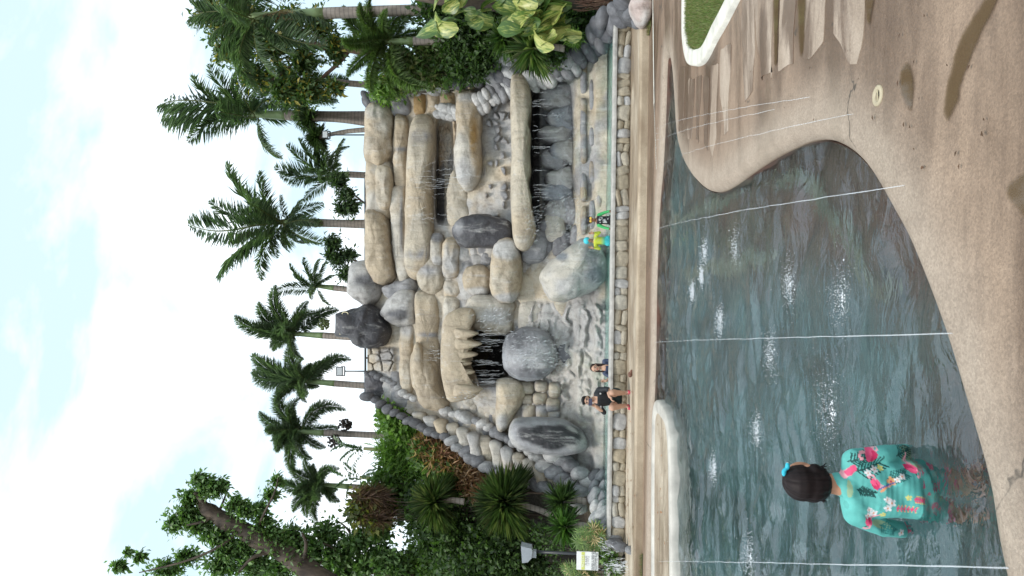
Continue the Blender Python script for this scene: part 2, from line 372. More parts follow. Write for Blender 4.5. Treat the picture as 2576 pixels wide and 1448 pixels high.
r0 = ramp(t, n1.outputs['Fac'], [(0.38, (0.16, 0.075, 0.05)), (0.5, (0.125, 0.08, 0.06)), (0.6, (0.11, 0.095, 0.07))]); rd = ramp(t, n1.outputs['Fac'], [(0.38, (0.075, 0.095, 0.092)), (0.5, (0.085, 0.135, 0.135)), (0.62, (0.11, 0.19, 0.19))])
atn = nd(t, 'ShaderNodeAttribute', attribute_name='Col'); r1 = t.nodes.new('ShaderNodeMix'); r1.data_type = 'RGBA'; t.links.new(atn.outputs['Fac'], r1.inputs['Factor']); t.links.new(r0.outputs[0], r1.inputs['A']); t.links.new(rd.outputs[0], r1.inputs['B'])
r2 = ramp(t, n2.outputs['Fac'], [(0.3, (0.75, 0.75, 0.75)), (0.7, (1.2, 1.2, 1.2))])
t.links.new(mixc(t, r1.outputs['Result'], r2.outputs[0], 1.0, 'MULTIPLY'), b.inputs['Base Color']); b.inputs['Roughness'].default_value = 0.7
M_POOL = mt
pw = build('pool_wall', V, grid_faces(4, len(POOL), True), M_POOL, base=(0, 0, 0)); tag(pw, kind='structure')
x0, x1, y0, y1 = POOL[:, 0].min()-0.4, POOL[:, 0].max()+0.4, POOL[:, 1].min()-0.4, POOL[:, 1].max()+0.4
gx, gy = np.meshgrid(np.linspace(x0, x1, 90), np.linspace(y0, y1, 90))
q = np.column_stack([gx.ravel(), gy.ravel(), np.zeros(gx.size)])
q[:, 2] = FLOOR_Z+0.06*(fbm(q*0.6, 3, 5)-0.5)-0.02*(q[:, 1]-4).clip(0, 6)
nearp = catmull(raw[:len(near_px)], 160, False); dn = np.min(np.linalg.norm(q[:, None, :2]-nearp[None], axis=2), 1); kf = sstep(0.4, 1.5, dn+0.8*(fbm(q*0.9, 3, 6)-0.5)+0.5*sstep(0.5, -2.5, q[:, 0]))[:, None]*np.ones((1, 3))   # brick-red shelf, teal plaster beyond
pf = build('pool_floor', q, grid_faces(90, 90), M_POOL, None, kf, base=(0, 0, 0)); tag(pf, kind='structure')
# paler, algae-green floor bands that curve under the water (as painted lane lines)
def ribbon(px, w, z, n=60):
    c = catmull([[G(x, y, z).x, G(x, y, z).y] for x, y in px], n, False)
    t_ = np.gradient(c, axis=0); t_ /= np.linalg.norm(t_, axis=1)[:, None]; nn = np.stack([-t_[:, 1], t_[:, 0]], 1)
    w = np.interp(np.linspace(0, 1, n), np.linspace(0, 1, len(w)), w)[:, None]
    V = np.concatenate([np.column_stack([c+nn*w/2*s, np.full(n, z)]) for s in (-1, 0, 1)])
    return V, grid_faces(3, n)
M_BAND = plain('algae_band', (0.165, 0.175, 0.13), 0.8, var=0.35, scale=9)
for px, w in (([(1770, 560), (1880, 520), (1980, 470), (2080, 440), (2150, 455), (2230, 540), (2300, 640), (2380, 760)], [0.12, 0.14, 0.14, 0.15, 0.12, 0.1]),
              ([(1800, 690), (1900, 670), (1980, 655), (2060, 640)], [0.08, 0.18, 0.2, 0.1])):
    V, Fq = ribbon(px, w, FLOOR_Z+0.055); o = build('floor_band', V, Fq, M_BAND, base=(0, 0, 0)); tag(o, kind='structure')
# water: a sheet with real low waves, running just under the deck's edge
nxw, nyw = 420, 520
ys = np.geomspace(y0+4.0, y1+4.0, nyw)-4.0
gx, gy = np.meshgrid(np.linspace(max(x0, -12), x1, nxw), ys)
q = np.column_stack([gx.ravel(), gy.ravel(), np.zeros(gx.size)])
wp1 = fbm(q*0.9, 3, 11)-0.5; wp2 = fbm(q*0.8+7, 3, 13)-0.5; nearp2 = catmull(raw[:len(near_px)], 120, False); dcalm = np.concatenate([np.min(np.linalg.norm(ch[:, None, :2]-nearp2[None], axis=2), 1) for ch in np.array_split(q, 20)]); calm = 0.6+0.7*sstep(0.5, 2.6, dcalm)   # calmer along the near edge, choppy where the jets land
hgt = np.zeros(len(q)); rw = np.random.default_rng(4)
for lam, slope, n_ in ((0.95, 0.08, 3), (0.52, 0.14, 4), (0.28, 0.14, 5), (0.15, 0.12, 5), (0.09, 0.10, 5)):
    for k_ in range(n_):
        a_ = rw.normal(0, 0.55); l_ = lam*rw.uniform(0.8, 1.25); kx, ky = math.sin(a_)*6.283/l_, math.cos(a_)*6.283/l_
        env_ = 0.3+1.4*fbm(q*(0.35/lam)+k_*9, 2, 40+k_); hgt += (calm if lam < 0.4 else 1.0)*env_*slope/math.sqrt(n_)*l_/6.283*np.sin(kx*(q[:, 0]+wp1*1.6*lam**0.5)+ky*(q[:, 1]+wp2*1.6*lam**0.5)+rw.uniform(0, 6.28))
q[:, 2] = WATER_Z+hgt
wo = build('pool_water', q, grid_faces(nyw, nxw), M_WATER, base=(0, 0, 0)); tag(wo, kind='structure')

# ------------------------------------------------------------------ sunken planter-like peninsula on the far side
pen_px = [(1650, 1006), (1662, 1012), (1676, 1036), (1684, 1080), (1688, 1150), (1690, 1260), (1692, 1448), (1696, 1700), (1640, 1700), (1640, 1448), (1640, 1260), (1641, 1120), (1643, 1040)]
PEN = catmull([[G(x, y).x, G(x, y).y] for x, y in pen_px], 120, True)
if signed_area(PEN) < 0: PEN = PEN[::-1]
pin = inward(PEN)
prof = [(0.0, FLOOR_Z), (0.0, -0.06), (0.012, 0.0), (0.035, 0.018), (0.10, 0.024), (0.17, 0.02), (0.21, 0.006), (0.225, -0.015)]
V = np.concatenate([np.column_stack([PEN+pin*d, np.full(len(PEN), z)]) for d, z in prof])
pen = thing('wading_platform', (PEN[:, 0].mean(), PEN[:, 1].mean(), FLOOR_Z)); tag(pen, kind='structure')
build('rim', V, grid_faces(len(prof), len(PEN), True), M_PALECOPING, pen)
flat_poly('platform_floor', PEN+pin*0.215, [], -0.012, M_TERRACE, None, pen)

# ------------------------------------------------------------------ far terrace: two levels, step, stone wall and raised basin
TY0, TY1 = 13.1, 15.0                                    # step edge, foot of the stone wall
XL, XR = -6.55, 6.25
ter = thing('terrace', (0, 14, 0)); tag(ter, kind='structure')
def slab(name, x0, x1, y0, y1, z0, z1, mat, parent, bev=0.02):
    xs = [x0, x0+bev, x1-bev, x1]; V = []; 
    bm = bmesh.new(); v, f = box(((x0+x1)/2, (y0+y1)/2, (z0+z1)/2), (x1-x0, y1-y0, z1-z0))
    vs = [bm.verts.new(p) for p in v]; [bm.faces.new([vs[i] for i in q]) for q in f]
    bmesh.ops.bevel(bm, geom=bm.edges[:], offset=bev, segments=2, affect='EDGES', profile=0.6)
    V = [tuple(p.co) for p in bm.verts]; bm.verts.index_update(); Fq = [tuple(p.index for p in q.verts) for q in bm.faces]; bm.free()
    return build(name, V, Fq, mat, parent, smooth=False, base=None if parent else (0, 0, 0))
slab('terrace_floor', XL, XR+0.4, TY0+0.22, 15.4, -0.2, 0.146, M_TERRACE, ter, 0.01)
slab('step', XL-0.1, XR+0.45, TY0, TY0+0.30, -0.2, 0.150, M_STEP, ter, 0.03)
slab('far_coping', -14, 6.9, 12.02, 12.32, -0.05, 0.045, M_PALECOPING, ter, 0.04) if False else None
# white drain strip along the far deck, with its slots
dr = thing('slot_drain', (5, 12.4, 0)); tag(dr, 'white slotted drain strip running along the deck in front of the step', 'drain')
a, c = G(1643, 0), G(1646, 262); a2 = a+(a-c)*1.2
d_ = (c-a2).normalized(); n_ = Vector((-d_.y, d_.x, 0))
build('strip', [p+n_*s+Vector((0, 0, 0.006)) for p in (a2, c) for s in (-0.05, 0.05)], [(0, 2, 3, 1)], M_WHITE, dr, smooth=False)
e = G(1652, 425); k = 26
for i in range(k):
    p0 = c+(e-c)*((i+0.3)/k); p1 = c+(e-c)*((i+0.85)/k)
    build('grate_bar', [p+n_*s+Vector((0, 0, 0.006)) for p in (p0, p1) for s in (-0.03, 0.03)], [(0, 2, 3, 1)], M_WHITE, dr, smooth=False)

# raised basin: stone-faced wall, coping, water, floor
BZ = 0.52; BW = BZ-0.035
basin = thing('stone_basin', (0, TY1, 0.15)); tag(basin, 'low stone-faced wall with a white rim holding the raised basin', 'basin wall')
slab('core', XL, XR, TY1+0.05, TY1+0.30, 0.0, BZ-0.03, M_STEP, basin, 0.01)
# coping with a slightly uneven, whitened edge
n = 160; xs = np.linspace(XL, XR, n); prof = [(-0.05, BZ-0.07), (-0.055, BZ-0.02), (-0.03, BZ+0.012), (0.10, BZ+0.02), (0.26, BZ+0.012), (0.31, BZ-0.02), (0.31, BZ-0.10)]
V = []
for (dy, z) in prof:
    w = (fbm(np.column_stack([xs*2.5, np.full(n, dy*9), np.full(n, z*5)]), 3, 3)-0.5)
    V.append(np.column_stack([xs, TY1+dy+w*0.05, z+w*0.015]))
build('coping', np.concatenate(V), grid_faces(len(prof), n)[:, ::-1], plain('white_crusted_coping', (0.34, 0.325, 0.30), 0.6, var=0.3, scale=7), basin)
def pebble(seed, flat=0.75, nr=9, nc=14, amp=0.22):
    th = np.linspace(0, math.pi, nr)[:, None]; ph = np.linspace(0, 2*math.pi, nc, endpoint=False)[None, :]
    d = np.stack([np.sin(th)*np.cos(ph), np.sin(th)*np.sin(ph), np.cos(th)*np.ones_like(ph)], -1).reshape(-1, 3)
    r = 1+amp*(fbm(d*1.3+seed*7.7, 3, seed)-0.5)*2
    v = d*r[:, None]; v = np.sign(v)*np.abs(v)**flat
    return mesh_np('stone', v, grid_faces(nr, nc, True))
def raw_stone_meshes(mat, k, flat, amp, seed0):
    L_ = []
    for i in range(k):
        me = pebble(seed0+i, flat, amp=amp); me.materials.append(mat); L_.append(me)
    return L_
WALLST = raw_stone_meshes(M_TANSTONE, 6, 0.6, 0.45, 3)+raw_stone_meshes(M_PALESTONE, 2, 0.6, 0.45, 23)
x = XL+0.1
while x < XR-0.05:
    w = random.uniform(0.12, 0.36)
    if random.random() < 0.25:
        hs = [random.uniform(0.4, 0.6)]; hs.append(1-hs[0])
    else: hs = [1.0]
    z = 0.155
    for h in hs:
        hh = (BZ-0.075-0.155)*h
        link('stone', random.choice(WALLST), None, basin, (x+w/2, TY1+0.06, z+hh/2), (random.uniform(-.1, .1), random.uniform(-.28, .28), random.uniform(-.15, .15)), (w/2*1.12, random.uniform(0.06, 0.11), hh/2*1.06))
        z += hh
    x += w
gx, gy = np.meshgrid(np.linspace(XL-0.3, XR+0.9, 120), np.linspace(TY1+0.28, 19.5, 40)); q = np.column_stack([gx.ravel(), gy.ravel(), np.zeros(gx.size)])
q[:, 2] = BW+0.02*(fbm(q*2.4, 3, 9)-0.5)
tag(build('basin_water', q, grid_faces(40, 120), M_UPWATER, base=(0, 0, 0)), kind='structure')
tag(build('basin_floor', [(XL-0.4, TY1+0.29, 0.02), (XR+1, TY1+0.29, 0.02), (XR+1, 19.6, 0.02), (XL-0.4, 19.6, 0.02)], [(0, 1, 2, 3)], plain('basin_plaster', (0.62, 0.78, 0.72), 0.6, var=0.15, scale=2), smooth=False, base=(0, 0, 0)), kind='structure')

# ------------------------------------------------------------------ hillside behind and beside the rockwork
def hill(X, Y):
    base = 0.02+6.2*sstep(17.0, 25.0, Y)
    cen = sstep(-4.6, -2.8, X)*(1-sstep(5.9, 7.2, X))
    top = 7.25*sstep(20.9, 22.2, Y)
    low = base*(1-cen)+np.maximum(0.0, cen*(top))
    return low+(fbm(np.column_stack([X*0.5, Y*0.5, X*0]), 3, 31)-0.5)*0.6*sstep(17.5, 20, Y)-0.12*(1-sstep(16, 17.2, Y))
gx, gy = np.meshgrid(np.concatenate([np.linspace(-90, -16, 20), np.linspace(-15, 15, 130), np.linspace(16, 90, 20)]), np.concatenate([np.linspace(15.9, 27, 90), np.linspace(28, 160, 30)]))
z = hill(gx.ravel(), gy.ravel())
mt, t, b = mat_base('soil_and_litter'); n1 = noise_node(t, 1.5, 7, 0.7); n2 = noise_node(t, 16, 5, 0.7)
r1 = ramp(t, n1.outputs['Fac'], [(0.35, (0.045, 0.035, 0.026)), (0.55, (0.075, 0.06, 0.042)), (0.7, (0.04, 0.055, 0.022))]); r2 = ramp(t, n2.outputs['Fac'], [(0.3, (0.5, 0.5, 0.5)), (0.7, (1.4, 1.4, 1.4))])
t.links.new(mixc(t, r1.outputs[0], r2.outputs[0], 1.0, 'MULTIPLY'), b.inputs['Base Color']); b.inputs['Roughness'].default_value = 0.95; bump(t, b, n2.outputs['Fac'], 0.8, 0.05)
M_SOIL = mt
hl = build('hillside', np.column_stack([gx.ravel(), gy.ravel(), z]), grid_faces(gx.shape[0], gx.shape[1]), M_SOIL, base=(0, 0, 0)); tag(hl, kind='structure')
def hz_at(X, Y): return float(hill(np.array([X]), np.array([Y]))[0])

# ------------------------------------------------------------------ lawn island with its white kerb, and the far grass strip
lawn_px = [(1733, -260), (1732, -60), (1731, 40), (1734, 90), (1744, 122), (1775, 118), (1806, 60), (1838, 0), (1900, -130), (1960, -260)]
LAWN = np.array([[G(x, y).x, G(x, y).y] for x, y in lawn_px])
kerb_in = catmull(LAWN, 90, True)
if signed_area(kerb_in) < 0: kerb_in = kerb_in[::-1]
kn = -inward(kerb_in)
prof = [(-0.01, -0.05), (-0.01, 0.045), (0.005, 0.06), (0.15, 0.06), (0.175, 0.05), (0.19, -0.05)]
V = np.concatenate([np.column_stack([kerb_in+kn*d, np.full(len(kerb_in), z)]) for d, z in prof])
tag(build('lawn_kerb', V, grid_faces(len(prof), len(kerb_in), True)[:, ::-1], M_WHITE, base=(0, 0, 0)), kind='structure')
M_TURF = plain('turf_soil', (0.09, 0.10, 0.04), 0.95, var=0.4, scale=20)
flat_poly('lawn', kerb_in, [], 0.02, M_TURF)
def grass(name, poly, n, z, h, label, cols):
    poly = np.asarray(poly); lo, hi = poly.min(0), poly.max(0); pts = []
    xs, ys = poly[:, 0], poly[:, 1]
    q = rng.uniform(lo, hi, (n*3, 2)); ins = np.zeros(len(q), bool); j = len(poly)-1
    for i in range(len(poly)):
        cnd = ((ys[i] > q[:, 1]) != (ys[j] > q[:, 1])) & (q[:, 0] < (xs[j]-xs[i])*(q[:, 1]-ys[i])/(ys[j]-ys[i]+1e-12)+xs[i]); ins ^= cnd; j = i
    q = q[ins][:n]; k = len(q); a = rng.uniform(0, 6.28, k); w = rng.uniform(0.003, 0.006, k); hh = h*rng.uniform(0.5, 1.2, k); ln = rng.uniform(-0.6, 0.6, (k, 2))*hh[:, None]
    b0 = np.column_stack([q+np.column_stack([np.cos(a), np.sin(a)])*w[:, None], np.full(k, z)]); b1 = np.column_stack([q-np.column_stack([np.cos(a), np.sin(a)])*w[:, None], np.full(k, z)])
    tp = np.column_stack([q+ln, z+hh]); V = np.stack([b0, b1, tp], 1).reshape(-1, 3); Fq = np.arange(3*k).reshape(-1, 3)
    c = np.array(cols)[rng.integers(0, len(cols), k)]*rng.uniform(0.7, 1.3, (k, 1))
    o = build(name, V, Fq, M_LEAF, None, np.repeat(c, 3, 0), False, base=(0, 0, 0)); tag(o, label, 'grass', kind='stuff'); return o
vis = kerb_in[kerb_in[:, 0] < 9.5]
grass('grass', vis, 26000, 0.018, 0.05, 'short green lawn grass inside the white kerb', [(0.14, 0.20, 0.06), (0.20, 0.24, 0.09), (0.24, 0.21, 0.10)])
strip = [[G(x, y).x, G(x, y).y] for x, y in [(1638, -40), (1640, 60), (1634, 90), (1622, 90), (1618, 40), (1612, -40)]]
flat_poly('grass_verge', strip, [], 0.012, M_TURF); grass('grass', strip, 5000, 0.01, 0.06, 'dry grass verge beside the pale river boulder', [(0.24, 0.22, 0.10), (0.15, 0.19, 0.07), (0.30, 0.22, 0.13)])
strip = [[G(x, y).x, G(x, y).y] for x, y in [(1606, 1392), (1618, 1392), (1616, 1500), (1560, 1500), (1562, 1405)]]
flat_poly('grass_verge', strip, [], 0.012, M_TURF); grass('grass', strip, 9000, 0.01, 0.07, 'patchy wet grass below the notice board', [(0.20, 0.19, 0.08), (0.11, 0.15, 0.05), (0.26, 0.18, 0.10)])

# ------------------------------------------------------------------ dry slabs let into the deck
def dz(zx, zy): return (1551.8+zx*0.402, zy*0.402)
fingers = [[(872, -120), (975, -120), (978, 490), (900, 545), (888, 200)], [(775, -120), (852, -120), (855, 570), (805, 640), (797, 300)], [(1022, -120), (1122, -120), (1108, 400), (1015, 440), (1020, 100)],
           [(592, 420), (632, 420), (625, 860), (600, 975), (583, 880)], [(545, 500), (578, 500), (572, 940), (547, 900)], [(503, 490), (530, 490), (515, 900), (497, 880)], [(452, 500), (486, 500), (470, 860), (442, 850)],
           [(1182, -100), (1310, -100), (1290, 250), (1215, 340), (1172, 345)], [(1362, -100), (1530, -100), (1497, 340), (1362, 200)],
           [(655, 330), (712, 300), (700, 820), (672, 850), (645, 600)], [(395, 420), (430, 430), (415, 820), (385, 790)]]
for f in fingers:
    pts = [[G(*dz(zx, zy)).x, G(*dz(zx, zy)).y] for zx, zy in f]
    pts = np.array(pts)
    if signed_area(pts) < 0: pts = pts[::-1]
    pts = np.concatenate([np.linspace(pts[i], pts[(i+1) % len(pts)], 14, endpoint=False) for i in range(len(pts))])
    w = fbm(np.column_stack([pts*2.2, np.zeros(len(pts))]), 3, 41)-0.5
    pts = pts+inward(pts)*w[:, None]*0.22
    flat_poly('paving_slab', pts, [], 0.005, M_SLAB, None, deck, 0.008)
# ------------------------------------------------------------------ artificial rock waterfall
TAN = np.array((0.46, 0.38, 0.275)); BEIGE = np.array((0.48, 0.425, 0.335)); CREAM = np.array((0.52, 0.485, 0.42)); GREY = np.array((0.255, 0.255, 0.265)); PALE = np.array((0.46, 0.45, 0.435))
DARK = np.array((0.032, 0.031, 0.036)); MID = np.array((0.14, 0.14, 0.15)); BLUEG = np.array((0.24, 0.255, 0.28)); OCHRE = np.array((0.34, 0.22, 0.09))
def lerp(a, b, f): return a*(1-f[:, None])+b*f[:, None]
def px_of(V):
    """picture position of points: where a paint patch on the real rock was read off the photograph"""
    V = np.asarray(V)-np.array(CAMP); f = V @ np.array(F_); u = V @ np.array(R_)/f; v = V @ np.array(U_)/f
    return 1288-v*FPX, 724-u*FPX
def paint(V, a, b=None, amt=0.5, seed=0, scale=1.1, patches=()):
    """two-tone brushed paint; patches = (x, y, rx, ry, colour, softness)"""
    f = fbm(V*np.array([scale, scale, scale*0.8]), 4, seed); c = np.repeat(np.asarray(a)[None, :], len(V), 0)
    if b is not None: c = lerp(c, np.asarray(b)[None, :], sstep(0.62-amt*0.3, 0.78-amt*0.3, f))
    if patches:
        X, Y = px_of(V)
        w = (fbm(V*2.3, 3, seed+5)-0.5)*0.7
        for (x, y, rx, ry, colr, soft) in patches:
            d = np.hypot((X-x)/rx, (Y-y)/ry)+w
            c = lerp(c, np.asarray(colr)[None, :], 1-sstep(1-soft, 1+soft*0.4, d))
    return c
def pillow(name, out_px, Y, depth, parent=None, col=(TAN, BEIGE, 0.5), noise=0.05, nf=1.6, back=None, q=0.62, nseg=56, K=10, seed=None, mat=None, patches=(), lean=0.0, facet=0.0, yshift=None):
    """a rounded rock whose front outline is given, with real thickness; Y = depth of its waist"""
    seed = seed if seed is not None else random.randint(0, 999)
    o2 = catmull(out_px, nseg, True)
    c2 = o2.mean(0); W = np.array([P(x, y, Y) for x, y in o2]); C = np.array(P(c2[0], c2[1], Y))
    back = depth*0.6 if back is None else back
    rings = []
    for k in range(1, K+1):                                  # front, from the nose to the waist
        a = k/K*math.pi/2; s = math.sin(a)**0.9; d = math.cos(a)**q if k < K else 0
        rings.append(C+(W-C)*s+np.array([0, -depth*d, 0]))
    for k in range(1, 5):
        a = math.pi/2*(1-k/5); s = math.sin(a)**0.7; d = math.cos(a)
        rings.append(C+(W-C)*s+np.array([0, back*d, 0]))
    V = np.concatenate([[C+np.array([0, -depth, 0])]]+rings+[[C+np.array([0, back, 0])]])
    n = nseg; nr = len(rings); F = [(0, 1+i, 1+(i+1) % n) for i in range(n)]
    F += [(1+r*n+i, 1+(r+1)*n+i, 1+(r+1)*n+(i+1) % n, 1+r*n+(i+1) % n) for r in range(nr-1) for i in range(n)]
    F += [(len(V)-1, 1+(nr-1)*n+(i+1) % n, 1+(nr-1)*n+i) for i in range(n)]
    if lean: V[:, 1] += lean*(V[:, 2]-C[2])
    if noise:
        nn = V-C; nn /= np.linalg.norm(nn, axis=1)[:, None]+1e-9
        h = (fbm(V*nf+seed, 4, seed)-0.5)*2
        h += 0.5*(0.5-np.abs(fbm(V*nf*1.9+seed*2, 3, seed+3)-0.5)*4)          # trowelled creases
        h += 0.35*(fbm(V*nf*3.1+seed, 3, seed+9)-0.5)*2
        if facet:
            b1, b2, hid = worley(np.column_stack([V[:, 0]*nf+seed, V[:, 2]*nf+V[:, 1]*0.6]), seed); h += facet*((hid-0.5)*1.2+np.clip(b2-b1, 0, 0.5))
        V = V+nn*(h*noise)[:, None]
    colr = paint(V, col[0], col[1], col[2], seed, patches=patches)
    base = (C[0], C[1], V[:, 2].min())
    return build(name, V, F, mat or M_ROCK, parent, colr, base=None if parent else base)
def ell(x0, x1, y0, y1, e=2.6, n=22, tilt=0.0):
    a = np.linspace(0, 2*math.pi, n, endpoint=False); cx, cy = (x0+x1)/2, (y0+y1)/2
    X = cx+np.sign(np.cos(a))*np.abs(np.cos(a))**(2/e)*(x1-x0)/2; Yv = cy+np.sign(np.sin(a))*np.abs(np.sin(a))**(2/e)*(y1-y0)/2
    return [(x+tilt*(y-cy), y) for x, y in zip(X, Yv)]
def wallY(x): return 18.15+(1525-x)/600*2.9

cliff = thing('rock_waterfall', (1.0, 19.0, 0.4)); tag(cliff, 'tall tan and grey artificial rock waterfall of stacked rounded rolls behind the basin', 'rock waterfall')
# back face: one sheet with ledges, cave and cobbled stretches
nr, nc = 260, 380
rr, ss = np.meshgrid(np.linspace(924, 1535, nr), np.linspace(0, 1, nc), indexing='ij')
yl = np.interp(rr, [924, 985, 1100, 1250, 1400, 1470, 1535], [1000, 1012, 1085, 1160, 1215, 1245, 1330]); yr = np.interp(rr, [924, 1060, 1250, 1340, 1400, 1480, 1535], [256, 222, 196, 190, 150, 105, 55])
yy = yr+(yl-yr)*ss
X = rr.ravel(); Yp = yy.ravel(); Yd = wallY(X)
def bowl(x, y, rx, ry, d, p=2.0): return d*(1-sstep(0.75, 1.05, (np.abs((X-x)/rx)**p+np.abs((Yp-y)/ry)**p)**(1/p)))
Yd = Yd+bowl(1235, 888, 62, 80, 2.0, 3)                                      # cave
Yd = Yd+bowl(1385, 410, 56, 215, 0.5, 6)+bowl(1118, 425, 24, 140, 0.55, 5)   # recesses under the long ledge and under the rolls
q3 = np.column_stack([X*0.012, Yp*0.012, np.zeros(len(X))])
Yd = Yd-0.42*(fbm(q3*1.2, 4, 61)-0.5)-0.17*(1-np.clip(bowl(1235, 888, 66, 84, 1.0, 3)+bowl(1385, 410, 60, 220, 1.0, 6)+bowl(1118, 425, 26, 145, 1.0, 5), 0, 1))
# horizontal ledges near the foot
led = ((X > 1440) & (X < 1530)); Yd = Yd-np.where(led, 0.22*sstep(1440, 1456, X)+0.2*sstep(1486, 1500, X), 0)
cobb = sstep(1300, 1330, X)*(1-sstep(1040, 1080, Yp))*sstep(745, 770, Yp)
b1, b2, hid = worley(np.column_stack([X/24+fbm(q3*2.2, 3, 3)*2.2, Yp/58+fbm(q3*2.2+9, 3, 4)*2.2]), 3)
Yd = Yd-cobb*(0.12*sstep(0.0, 0.6, b2-b1)*(0.2+1.2*hid)+0.10*(fbm(q3*9, 3, 19)-0.5))
cob2 = sstep(1216, 1226, X)*(1-sstep(1275, 1285, X))*sstep(225, 240, Yp)*(1-sstep(540, 550, Yp))
d1, d2, hid2 = worley(np.column_stack([X/16+fbm(q3*3, 2, 3)*0.8, Yp/20]), 8)
stony = (hid2 > 0.55)*sstep(0.05, 0.4, d2-d1)*cob2; Yd = Yd-0.2*stony
rib = sstep(1100, 1106, X)*(1-sstep(1140, 1150, X))*sstep(295, 305, Yp)*(1-sstep(415, 470, Yp))
Yd = Yd-rib*(0.12+0.10*np.abs(np.sin(X*0.42+fbm(q3*6, 3, 5)*9)))
cob3 = (1-sstep(985, 1000, X))*sstep(870, 880, Yp)*(1-sstep(930, 940, Yp))
e1, e2, hid3 = worley(np.column_stack([X/26, Yp/24]), 14)
Yd = Yd-cob3*0.14*sstep(0.03, 0.14, e2-e1)
V = np.array([P(a, b, c) for a, b, c in zip(X, Yp, Yd)])
cN = fbm(V*0.9, 4, 71); cc = lerp(np.repeat(BEIGE[None], len(V), 0), PALE*0.95, sstep(0.42, 0.62, cN))
cc = lerp(cc, TAN, sstep(0.5, 0.7, fbm(V*1.3+4, 4, 77))*0.8)
cc = lerp(cc, GREY, sstep(0.5, 0.66, fbm(V*np.array([1.5, 1.5, 0.9])+9, 4, 73))*0.75)
cc = lerp(cc, np.array((0.025, 0.026, 0.028)), bowl(1235, 888, 58, 76, 1.0, 3))           # shade inside the cave put into the colour
shd = bowl(1346, 410, 14, 212, 1.0, 6); cc = lerp(cc, DARK, shd); shd2 = bowl(1108, 480, 12, 90, 1.0, 5)*0.9; cc = lerp(cc, DARK*1.4, shd2)  # shade below the ledge and the rolls put into the colour as dark strips
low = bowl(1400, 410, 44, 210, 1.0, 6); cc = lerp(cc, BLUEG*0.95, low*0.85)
cc = lerp(cc, GREY*0.9, stony); cc = lerp(cc, OCHRE*1.1, rib*sstep(0.45, 0.6, cN)*0.6); cc = lerp(cc, GREY*0.8, rib*(1-sstep(0.4, 0.55, cN))*0.8)
cc = cc*(0.82+0.3*np.where(cobb > 0.5, hid, 0.55))[:, None]
groove = (1-sstep(0.0, 0.12, b2-b1))*cobb; cc = lerp(cc, PALE*0.98, cobb*0.65); cc = lerp(cc, np.array((0.24, 0.22, 0.18)), groove*0.25)
green = sstep(0.55, 0.7, fbm(V*1.1+20, 3, 79))*sstep(1380, 1450, X); cc = lerp(cc, np.array((0.38, 0.40, 0.31)), green*0.5)
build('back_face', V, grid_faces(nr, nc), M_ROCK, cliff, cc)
# top slab behind the crest so that the rock has a body
V = []
for y in np.linspace(250, 1000, 30): V.append(P(924, y, wallY(924)-0.05))
V2 = [Vector((v.x, v.y+2.2, v.z-0.05)) for v in V]
build('crest', np.array(V+V2), grid_faces(2, 30), M_ROCK, cliff, np.repeat(BEIGE[None]*0.9, 60, 0))

def roll(x0, x1, y0, y1, col=(TAN, BEIGE, 0.5), dep=None, dy=0.0, e=3.4, **kw):
    Y = wallY((x0+x1)/2)-0.05+dy; h = PX(Y)*(x1-x0)
    return pillow('rock_roll', kw.pop('out', None) or ell(x0, x1, y0, y1, e, 26), Y, dep or h*0.75, cliff, col, kw.pop('noise', 0.06), kw.pop('nf', 1.5), q=kw.pop('q', 0.5), nseg=64, K=9, **kw)
PT = (TAN, CREAM, 0.55)
# upper right stack
roll(0, 0, 0, 0, PT, out=[(930, 268), (960, 258), (992, 268), (1003, 300), (1000, 345), (996, 385), (985, 420), (962, 425), (945, 415), (927, 402), (925, 340), (926, 300)], dep=0.75, dy=-2.75+0.0, seed=1) if False else None
def roll2(pts, col=PT, dep=0.7, dy=0.0, name='rock_roll', label=None, parent=cliff, **kw):
    cx = sum(p[0] for p in pts)/len(pts); Y = wallY(cx)-0.05+dy
    o = pillow(name, pts, Y, dep, parent, col, kw.pop('noise', 0.085), kw.pop('nf', 1.5), q=kw.pop('q', 0.5), nseg=kw.pop('nseg', 84), K=14, **kw)
    if label: o['label'] = label
    return o
roll2([(930, 275), (945, 264), (972, 265), (992, 278), (1000, 305), (1001, 350), (998, 385), (985, 410), (968, 428), (945, 420), (928, 405), (925, 350), (926, 305)], dep=0.8, seed=11, patches=[(950, 280, 40, 22, CREAM, 0.5)])
roll2([(932, 395), (955, 400), (985, 405), (998, 430), (997, 470), (992, 520), (985, 548), (950, 552), (930, 545), (926, 480), (926, 420)], dep=0.62, seed=12)
roll2([(950, 425), (968, 420), (985, 432), (988, 480), (985, 515), (970, 528), (952, 515), (948, 470)], dep=0.34, dy=-0.42, seed=13, col=(BEIGE, TAN, 0.5))
roll2([(932, 530), (955, 528), (978, 545), (992, 590), (998, 640), (1002, 690), (992, 708), (965, 716), (945, 702), (932, 680), (928, 610), (928, 560)], dep=0.85, seed=14, col=(TAN, TAN*0.92, 0.4))
roll2([(1000, 292), (1018, 290), (1030, 305), (1032, 360), (1030, 420), (1026, 468), (1008, 474), (996, 462), (993, 400), (995, 330)], dep=0.42, seed=15, patches=[(1012, 375, 30, 8, GREY, 0.8)])
roll2([(990, 475), (1008, 466), (1024, 474), (1026, 540), (1028, 610), (1032, 670), (1034, 700), (1022, 716), (1005, 700), (993, 640), (986, 560), (985, 510)], dep=0.45, seed=16, patches=[(1010, 560, 6, 90, GREY, 0.7)])
